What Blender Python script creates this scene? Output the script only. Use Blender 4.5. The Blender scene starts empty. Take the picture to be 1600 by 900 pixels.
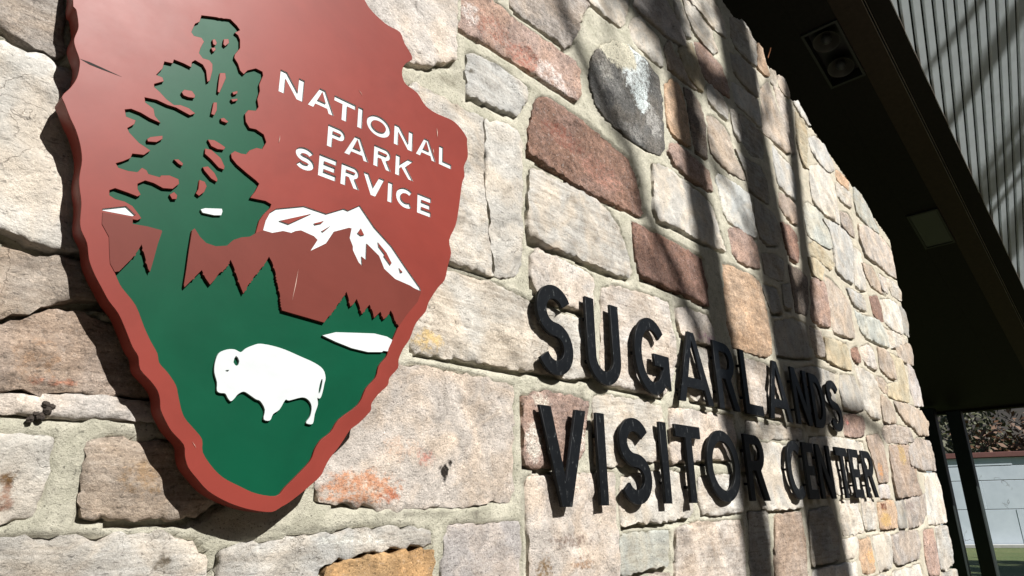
import bpy, bmesh, math, random
import numpy as np
from mathutils import Vector, Matrix, noise
from mathutils.geometry import delaunay_2d_cdt
R_ = math.radians
rnd = random.Random(11)
scene = bpy.context.scene
C = scene.collection
# ---------------------------------------------------------------- camera
# World: X runs along the stone wall (to the right), Y goes into the wall, Z is up.
EYE = 1.6                      # eye height, camera 1.2 m in front of the wall
CAM_R=[[0.686802, -0.217927, -0.693405], [-0.018149, 0.948554, -0.316093], [0.726618, 0.229678, 0.647514]]
def W(h, v, n=0.0):            # wall metres (along, above eye, out of wall) -> world
    return Vector((h, -n, EYE + v))
cd = bpy.data.cameras.new('camera'); cam = bpy.data.objects.new('camera', cd); C.objects.link(cam)
M3 = Matrix([[CAM_R[0][i] for i in range(3)], [-CAM_R[2][i] for i in range(3)], [CAM_R[1][i] for i in range(3)]])
cam.matrix_world = Matrix.Translation((0, -1.2, EYE)) @ M3.to_4x4()
cd.sensor_width = 36; cd.lens = 36 * 1050 / 1600
cd.clip_start = 0.05; cd.clip_end = 2000
scene.camera = cam
# ---------------------------------------------------------------- light
SX = 0.14
SUN = Vector((SX, -1.0, 0.85)).normalized()      # towards the sun
elev = math.asin(SUN.z); azim = math.atan2(SUN.x, SUN.y)
w = bpy.data.worlds.new('World'); scene.world = w; w.use_nodes = True
nt = w.node_tree; bg = nt.nodes['Background']
sky = nt.nodes.new('ShaderNodeTexSky'); sky.sky_type = 'NISHITA'; sky.sun_disc = False
sky.sun_elevation = elev; sky.sun_rotation = azim; sky.altitude = 400
nt.links.new(sky.outputs[0], bg.inputs[0]); bg.inputs[1].default_value = 0.05
sl = bpy.data.lights.new('sun', 'SUN'); sl.energy = 5.0; sl.angle = R_(0.53); sl.color = (1, .975, .935)
so = bpy.data.objects.new('sun', sl); C.objects.link(so)
so.rotation_euler = SUN.to_track_quat('Z', 'Y').to_euler(); so.location = (0, -30, 30)
vs = scene.view_settings
vs.view_transform = 'Standard'; vs.look = 'None'; vs.exposure = 0.74; vs.gamma = 1; vs.use_curve_mapping = False

# ---------------------------------------------------------------- helpers
def lin(c): return tuple(((x/255)/12.92 if x/255 <= .04045 else ((x/255+.055)/1.055)**2.4) for x in c)
def obj(name, mesh, mat=None, parent=None, loc=None, rot=None):
    o = bpy.data.objects.new(name, mesh); C.objects.link(o)
    if mat and not mesh.materials: mesh.materials.append(mat)
    if parent: o.parent = parent
    if loc is not None: o.location = loc
    if rot is not None: o.rotation_euler = rot
    return o
def tag(o, label, cat, group=None, kind=None):
    o['label'] = label; o['category'] = cat
    if group: o['group'] = group
    if kind: o['kind'] = kind
    return o
def empty(name, loc=(0, 0, 0)):
    o = bpy.data.objects.new(name, None); C.objects.link(o); o.location = loc; o.empty_display_size = .1
    return o
def mesh_from(verts, faces, smooth=False):
    me = bpy.data.meshes.new('m'); me.from_pydata(verts, [], faces)
    if smooth: me.shade_smooth()
    me.update(); return me
def bm_mesh(bm, smooth=False):
    me = bpy.data.meshes.new('m'); bm.normal_update(); bm.to_mesh(me); bm.free()
    if smooth: me.shade_smooth()
    return me
def bm_box(bm, c, ux, uy, uz, bevel=0.0):
    # box with centre c and half-axis vectors
    c = Vector(c); ux = Vector(ux); uy = Vector(uy); uz = Vector(uz)
    vs_ = [bm.verts.new(c + a*ux + b*uy + d*uz) for d in (-1, 1) for b in (-1, 1) for a in (-1, 1)]
    fs = [bm.faces.new([vs_[i] for i in f]) for f in ((0,2,3,1),(4,5,7,6),(0,1,5,4),(2,6,7,3),(0,4,6,2),(1,3,7,5))]
    bmesh.ops.recalc_face_normals(bm, faces=fs)
    if bevel:
        es = list({e for f in fs for e in f.edges})
        bmesh.ops.bevel(bm, geom=es, offset=bevel, segments=1, affect='EDGES')
def box(name, mat, parent, c, hx, hy, hz, bevel=0.0):
    bm = bmesh.new(); bm_box(bm, (0, 0, 0), Vector((hx,0,0)), Vector((0,hy,0)), Vector((0,0,hz)), bevel)
    return obj(name, bm_mesh(bm), mat, parent, c)
def obox(name, mat, parent, c, ux, uy, uz, bevel=0.0):
    bm = bmesh.new(); bm_box(bm, c, ux, uy, uz, bevel)
    return obj(name, bm_mesh(bm), mat, parent)
def bm_tube(bm, pts, rads, seg=10):
    rings = []
    for i, p in enumerate(pts):
        p = Vector(p); a = Vector(pts[max(0, i-1)]); b = Vector(pts[min(len(pts)-1, i+1)])
        d = (b-a).normalized(); x = d.orthogonal().normalized() if i == 0 else (px_ - d*px_.dot(d)).normalized()
        px_ = x; y = d.cross(x)
        rings.append([bm.verts.new(p + (x*math.cos(t)+y*math.sin(t))*rads[i]) for t in (2*math.pi*k/seg for k in range(seg))])
    for a, b in zip(rings, rings[1:]):
        for k in range(seg): bm.faces.new((a[k], a[(k+1) % seg], b[(k+1) % seg], b[k]))
    bm.faces.new(rings[0][::-1]); bm.faces.new(rings[-1])

# ---------------------------------------------------------------- materials
def mat_new(name):
    m = bpy.data.materials.new(name); m.use_nodes = True
    n = m.node_tree.nodes; l = m.node_tree.links
    return m, n, l, n['Principled BSDF']
def N(n, t, **k):
    x = n.new(t)
    for a, b in k.items(): setattr(x, a, b)
    return x
def noise_node(n, l, vec, scale, detail=4, rough=.55, dist=0):
    x = n.new('ShaderNodeTexNoise'); x.inputs['Scale'].default_value = scale
    x.inputs['Detail'].default_value = detail; x.inputs['Roughness'].default_value = rough; x.inputs['Distortion'].default_value = dist
    l.new(vec, x.inputs['Vector']); return x.outputs['Fac']
def mrange(n, l, v, a, b, c, d, smooth=False):
    x = n.new('ShaderNodeMapRange'); x.interpolation_type = 'SMOOTHSTEP' if smooth else 'LINEAR'
    for i, q in enumerate((a, b, c, d)): x.inputs[i+1].default_value = q
    l.new(v, x.inputs[0]); return x.outputs[0]
def mix(n, l, fac, a, b, mode='MIX'):
    x = n.new('ShaderNodeMix'); x.data_type = 'RGBA'; x.blend_type = mode
    for s, v in ((x.inputs[0], fac), (x.inputs[6], a), (x.inputs[7], b)):
        if hasattr(v, 'links'): l.new(v, s)
        else: s.default_value = v if not isinstance(v, tuple) or len(v) == 4 else (*v, 1)
    return x.outputs[2]
def mul(n, l, a, f):      # colour times value
    x = n.new('ShaderNodeVectorMath'); x.operation = 'SCALE'
    l.new(a, x.inputs[0]); l.new(f, x.inputs['Scale']); return x.outputs[0]
def bump(n, l, h, strength, dist, prev=None):
    x = n.new('ShaderNodeBump'); x.inputs['Strength'].default_value = strength; x.inputs['Distance'].default_value = dist
    l.new(h, x.inputs['Height'])
    if prev is not None: l.new(prev, x.inputs['Normal'])
    return x.outputs[0]
def simple(name, col, rough=.6, var=.15, scale=20, bmp=.0, metallic=0, spec=.5):
    m, n, l, p = mat_new(name)
    tc = N(n, 'ShaderNodeTexCoord').outputs['Object']
    f = noise_node(n, l, tc, scale, 5)
    k = mrange(n, l, f, .25, .75, 1-var, 1+var)
    rgb = n.new('ShaderNodeRGB'); rgb.outputs[0].default_value = (*col, 1)
    l.new(mul(n, l, rgb.outputs[0], k), p.inputs['Base Color'])
    p.inputs['Roughness'].default_value = rough; p.inputs['Metallic'].default_value = metallic
    p.inputs['Specular IOR Level'].default_value = spec
    if bmp: l.new(bump(n, l, noise_node(n, l, tc, scale*3, 6), .6, bmp), p.inputs['Normal'])
    return m

def stone_material():
    m, n, l, p = mat_new('stone')
    oi = N(n, 'ShaderNodeObjectInfo'); tc = N(n, 'ShaderNodeTexCoord').outputs['Object']
    off = n.new('ShaderNodeVectorMath'); off.operation = 'ADD'
    sc = n.new('ShaderNodeMath'); sc.operation = 'MULTIPLY'; sc.inputs[1].default_value = 57.0
    l.new(oi.outputs['Random'], sc.inputs[0]); l.new(tc, off.inputs[0]); l.new(sc.outputs[0], off.inputs[1])
    v0 = off.outputs[0]
    sv = n.new('ShaderNodeVectorMath'); sv.operation = 'SCALE'; l.new(v0, sv.inputs[0])
    def rand(k):
        a = n.new('ShaderNodeMath'); a.operation = 'MULTIPLY'; a.inputs[1].default_value = k; l.new(oi.outputs['Random'], a.inputs[0])
        b = n.new('ShaderNodeMath'); b.operation = 'FRACT'; l.new(a.outputs[0], b.inputs[0]); return b.outputs[0]
    l.new(mrange(n, l, rand(13.7), 0, 1, .65, 1.35), sv.inputs['Scale']); v = sv.outputs[0]
    at = N(n, 'ShaderNodeAttribute', attribute_name='tint')
    base = oi.outputs['Color']; gr = oi.outputs['Alpha']
    def by_grain(val):        # 1 -> unchanged where the stone is smooth
        x = n.new('ShaderNodeMix'); x.data_type = 'FLOAT'; l.new(gr, x.inputs[0]); x.inputs[2].default_value = 1.0; l.new(val, x.inputs[3]); return x.outputs[0]
    def times_grain(val):
        x = n.new('ShaderNodeMath'); x.operation = 'MULTIPLY'; l.new(gr, x.inputs[0]); l.new(val, x.inputs[1]); return x.outputs[0]
    warm = mix(n, l, 1.0, base, (1.03, .965, .89), 'MULTIPLY')
    cool = mix(n, l, 1.0, base, (.92, .935, .95), 'MULTIPLY')
    big = noise_node(n, l, v, 7, 5, .6, .6)
    c = mix(n, l, mrange(n, l, big, .38, .64, 0, 1, True), cool, warm)
    n2 = noise_node(n, l, v, 46, 7, .68, .3)
    c = mul(n, l, c, by_grain(mrange(n, l, n2, .28, .72, .50, 1.42)))
    n2b = noise_node(n, l, v, 16, 5, .62, .8)
    c = mul(n, l, c, mrange(n, l, n2b, .3, .62, .88, 1.06))
    # patches of another mineral colour
    brk = noise_node(n, l, v, 60, 5, .7)
    add = n.new('ShaderNodeMath'); add.operation = 'ADD'; l.new(at.outputs['Alpha'], add.inputs[0])
    l.new(mrange(n, l, brk, .3, .7, -.55, .55), add.inputs[1])
    mu = n.new('ShaderNodeMath'); mu.operation = 'MULTIPLY'
    l.new(mrange(n, l, add.outputs[0], .12, .85, 0, 1, True), mu.inputs[0])
    gate = n.new('ShaderNodeMath'); gate.operation = 'GREATER_THAN'; gate.inputs[1].default_value = .02
    l.new(at.outputs['Alpha'], gate.inputs[0]); l.new(gate.outputs[0], mu.inputs[1])
    c = mix(n, l, mu.outputs[0], c, at.outputs['Color'])
    # bedding streaks on some of the stones
    ms = n.new('ShaderNodeMapping'); ms.inputs['Scale'].default_value = (1, 9, 3); ms.inputs['Rotation'].default_value = (0, 0, .12); l.new(v0, ms.inputs[0])
    stn = noise_node(n, l, ms.outputs[0], 9, 6, .62, .5)
    sm_ = n.new('ShaderNodeMath'); sm_.operation = 'MULTIPLY'; l.new(mrange(n, l, stn, .35, .60, .55, 0, True), sm_.inputs[0])
    l.new(mrange(n, l, rand(31.1), .45, .75, 0, 1, True), sm_.inputs[1])
    c = mix(n, l, sm_.outputs[0], c, mix(n, l, 1.0, c, (.52, .48, .44), 'MULTIPLY'))
    # large stains and bleached areas
    c = mul(n, l, c, mrange(n, l, noise_node(n, l, v0, 4.5, 6, .62, 1.2), .32, .66, .78, 1.12, True))
    # dark chisel flecks
    mp = n.new('ShaderNodeMapping'); mp.inputs['Rotation'].default_value = (0, 0, .6); mp.inputs['Scale'].default_value = (1.0, 2.6, 1.0)
    l.new(v, mp.inputs[0])
    fl = noise_node(n, l, mp.outputs[0], 62, 5, .65, .5)
    c = mul(n, l, c, mrange(n, l, fl, .56, .68, 1, .52, True))
    # dark pits and pale crystals
    pit = noise_node(n, l, v, 150, 4, .6)
    c = mul(n, l, c, by_grain(mrange(n, l, pit, .32, .46, .30, 1, True)))
    c = mul(n, l, c, mrange(n, l, noise_node(n, l, v, 75, 5, .7), .27, .36, .42, 1, True))
    cr = noise_node(n, l, v, 240, 3, .6)
    c = mix(n, l, times_grain(mrange(n, l, cr, .52, .68, 0, .95, True)), c, mix(n, l, 1.0, c, (1.75, 1.72, 1.7), 'MULTIPLY'))
    c = mix(n, l, times_grain(mrange(n, l, noise_node(n, l, v, 95, 4, .7), .56, .70, 0, .6, True)), c, mix(n, l, .5, c, (.62, .58, .54, 1)))
    # thin brown vein lines
    vo = n.new('ShaderNodeTexVoronoi'); vo.feature = 'DISTANCE_TO_EDGE'; vo.inputs['Scale'].default_value = 9
    wv = n.new('ShaderNodeVectorMath'); wv.operation = 'ADD'
    nz = n.new('ShaderNodeTexNoise'); nz.inputs['Scale'].default_value = 14; nz.inputs['Detail'].default_value = 5
    l.new(v, nz.inputs['Vector']); s2 = n.new('ShaderNodeVectorMath'); s2.operation = 'SCALE'; s2.inputs['Scale'].default_value = .22
    l.new(nz.outputs['Color'], s2.inputs[0]); l.new(v, wv.inputs[0]); l.new(s2.outputs[0], wv.inputs[1]); l.new(wv.outputs[0], vo.inputs['Vector'])
    vein = mrange(n, l, vo.outputs['Distance'], 0, .012, 1, 0)
    vm = n.new('ShaderNodeMath'); vm.operation = 'MULTIPLY'; l.new(vein, vm.inputs[0])
    l.new(mrange(n, l, noise_node(n, l, v, 5, 2), .5, .62, 0, .55), vm.inputs[1])
    c = mix(n, l, vm.outputs[0], c, mix(n, l, 1.0, c, (.5, .45, .4), 'MULTIPLY'))
    l.new(c, p.inputs['Base Color'])
    p.inputs['Roughness'].default_value = .88; p.inputs['Specular IOR Level'].default_value = .25
    b1 = bump(n, l, noise_node(n, l, v, 26, 10, .72, .4), .62, .012)
    b2 = bump(n, l, noise_node(n, l, v, 150, 7, .75), 1.0, .0048, b1)
    b3 = bump(n, l, mrange(n, l, vm.outputs[0], 0, .5, 1, 0), .6, .004, b2)
    l.new(b3, p.inputs['Normal'])
    return m
M = {}
M['stone'] = stone_material()
def mortar_material():
    m, n, l, p = mat_new('mortar')
    v = N(n, 'ShaderNodeTexCoord').outputs['Object']
    at = N(n, 'ShaderNodeAttribute', attribute_name='tint')
    a = noise_node(n, l, v, 9, 6, .6, .4); b = noise_node(n, l, v, 70, 6, .65)
    c = mix(n, l, mrange(n, l, a, .35, .65, 0, 1, True), (*lin((186,184,168)),1), (*lin((206,203,188)),1))
    c = mix(n, l, 1.0, c, (.86, .845, .815), 'MULTIPLY')
    c = mul(n, l, c, mrange(n, l, b, .3, .7, .84, 1.1))
    c = mul(n, l, c, mrange(n, l, noise_node(n, l, v, 190, 3), .32, .42, .5, 1, True))
    c = mul(n, l, c, mrange(n, l, noise_node(n, l, v, 22, 8, .7, .8), .30, .48, .72, 1, True))
    mm = n.new('ShaderNodeMath'); mm.operation = 'MULTIPLY'; l.new(at.outputs['Alpha'], mm.inputs[0])
    l.new(mrange(n, l, noise_node(n, l, v, 25, 5, .65), .35, .6, .2, 1), mm.inputs[1])
    c = mix(n, l, mm.outputs[0], c, at.outputs['Color'])
    l.new(c, p.inputs['Base Color']); p.inputs['Roughness'].default_value = .93; p.inputs['Specular IOR Level'].default_value = .2
    b1 = bump(n, l, noise_node(n, l, v, 34, 9, .72), .9, .008)
    l.new(bump(n, l, noise_node(n, l, v, 210, 6, .75), 1.0, .0035, b1), p.inputs['Normal'])
    return m
M['mortar'] = mortar_material()
def paint(name, col, rough=.4, chip=0.0, var=.05, spec=.5):
    m, n, l, p = mat_new(name)
    v = N(n, 'ShaderNodeTexCoord').outputs['Object']
    rgb = n.new('ShaderNodeRGB'); rgb.outputs[0].default_value = (*col, 1)
    c = mul(n, l, rgb.outputs[0], mrange(n, l, noise_node(n, l, v, 9, 5, .6), .3, .7, 1-var, 1+var))
    c = mul(n, l, c, mrange(n, l, noise_node(n, l, v, 3.2, 7, .68, .6), .3, .62, .90, 1.05, True))
    if chip:
        mp = n.new('ShaderNodeMapping'); mp.inputs['Scale'].default_value = (3.2, 1, 3.2)
        l.new(v, mp.inputs[0])
        f = noise_node(n, l, mp.outputs[0], 42, 6, .75)
        c = mix(n, l, mrange(n, l, f, .60, .68, 0, chip, True), c, (.16, .17, .17, 1))
    l.new(c, p.inputs['Base Color'])
    l.new(mrange(n, l, noise_node(n, l, v, 14, 6, .65), .3, .7, rough-.02, rough+.02), p.inputs['Roughness'])
    p.inputs['Specular IOR Level'].default_value = spec
    l.new(bump(n, l, noise_node(n, l, v, 4, 2), .05, .004), p.inputs['Normal'])
    return m
M['red'] = paint('red_paint', (.188, .033, .024), .40, spec=.14)
M['scratch'] = simple('scratched_paint', (.42, .30, .24), .7, .3, 40)
M['hill'] = paint('brown_paint', (.130, .031, .023), .42, spec=.10)
M['green'] = paint('green_paint', (.002, .056, .027), .40, spec=.10)
M['white'] = paint('white_paint', (.49, .52, .52), .5, var=.02, spec=.2)
M['black'] = paint('black_paint', (.0065, .0075, .009), .42, chip=.6, var=.3, spec=.14)
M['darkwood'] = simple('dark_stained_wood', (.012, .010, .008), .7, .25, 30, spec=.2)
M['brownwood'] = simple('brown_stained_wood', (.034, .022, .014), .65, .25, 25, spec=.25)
M['trim'] = simple('bare_trim', (.20, .17, .14), .5, .2, 15)
M['slat'] = simple('grey_slat_paint', (.60, .665, .68), .55, .12, 6, .0015)
M['slatback'] = simple('dark_backing', (.010, .014, .014), .8, .2, 10, spec=.1)
M['lampbox'] = simple('lamp_housing', (.016, .016, .014), .55, .2, 30)
M['reflector'] = simple('reflector', (.085, .08, .07), .4, .15, 30, metallic=.3)
M['lens'] = simple('lamp_lens', (.05, .052, .052), .4, .08, 10)
M['post'] = simple('dark_green_post', (.012, .018, .016), .45, .2, 12)
M['bark'] = simple('bark', (.10, .085, .07), .9, .35, 14, .01)
M['capred'] = simple('red_brown_cap', (.16, .06, .05), .7, .2, 6)
M['kerb'] = simple('kerb_concrete', (.42, .42, .40), .85, .12, 8)
M['mud'] = simple('dried_mud', (.035, .026, .02), .95, .4, 200, .002)
M['leafdead'] = simple('dead_leaf', (.25, .09, .03), .7, .3, 60)
M['core'] = simple('wall_core', (.25, .24, .22), .9, .2, 10)
def block_mat():
    m, n, l, p = mat_new('painted_block')
    v = N(n, 'ShaderNodeTexCoord').outputs['Object']
    vo = n.new('ShaderNodeTexVoronoi'); vo.feature = 'DISTANCE_TO_EDGE'; vo.inputs['Scale'].default_value = .9
    nz = n.new('ShaderNodeTexNoise'); nz.inputs['Scale'].default_value = 2.2; nz.inputs['Detail'].default_value = 6
    l.new(v, nz.inputs['Vector']); ad = n.new('ShaderNodeVectorMath'); ad.operation = 'ADD'
    l.new(v, ad.inputs[0]); l.new(nz.outputs['Color'], ad.inputs[1]); l.new(ad.outputs[0], vo.inputs['Vector'])
    cr = n.new('ShaderNodeMath'); cr.operation = 'MULTIPLY'; l.new(mrange(n, l, vo.outputs['Distance'], 0, .02, 1, 0), cr.inputs[0])
    l.new(mrange(n, l, noise_node(n, l, v, 1.3, 3), .5, .6, 0, .9), cr.inputs[1])
    c = mix(n, l, mrange(n, l, noise_node(n, l, v, 3, 6), .3, .7, 0, 1), (.52, .59, .65, 1), (.60, .67, .73, 1))
    c = mix(n, l, cr.outputs[0], c, (.12, .12, .12, 1))
    l.new(c, p.inputs['Base Color']); p.inputs['Roughness'].default_value = .8
    return m
M['block'] = block_mat()
def lawn_mat():
    m, n, l, p = mat_new('lawn')
    v = N(n, 'ShaderNodeTexCoord').outputs['Object']
    a = noise_node(n, l, v, .35, 6, .65); b = noise_node(n, l, v, 14, 6, .7)
    c = mix(n, l, mrange(n, l, a, .35, .65, 0, 1, True), (.055, .095, .018, 1), (.10, .12, .035, 1))
    c = mul(n, l, c, mrange(n, l, b, .3, .7, .6, 1.3))
    l.new(c, p.inputs['Base Color']); p.inputs['Roughness'].default_value = .9
    l.new(bump(n, l, noise_node(n, l, v, 30, 5, .7), .8, .05), p.inputs['Normal'])
    return m
M['lawn'] = lawn_mat()
M['soil'] = simple('forest_floor', (.022, .016, .009), .95, .4, 1.2, .05)
M['leaf_o'] = simple('autumn_leaf', (.10, .042, .012), .7, .4, 3)
M['leaf_g'] = simple('fading_leaf', (.050, .052, .016), .7, .4, 3)
M['path'] = simple('mulch', (.07, .05, .035), .9, .15, 5, .004)

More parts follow.
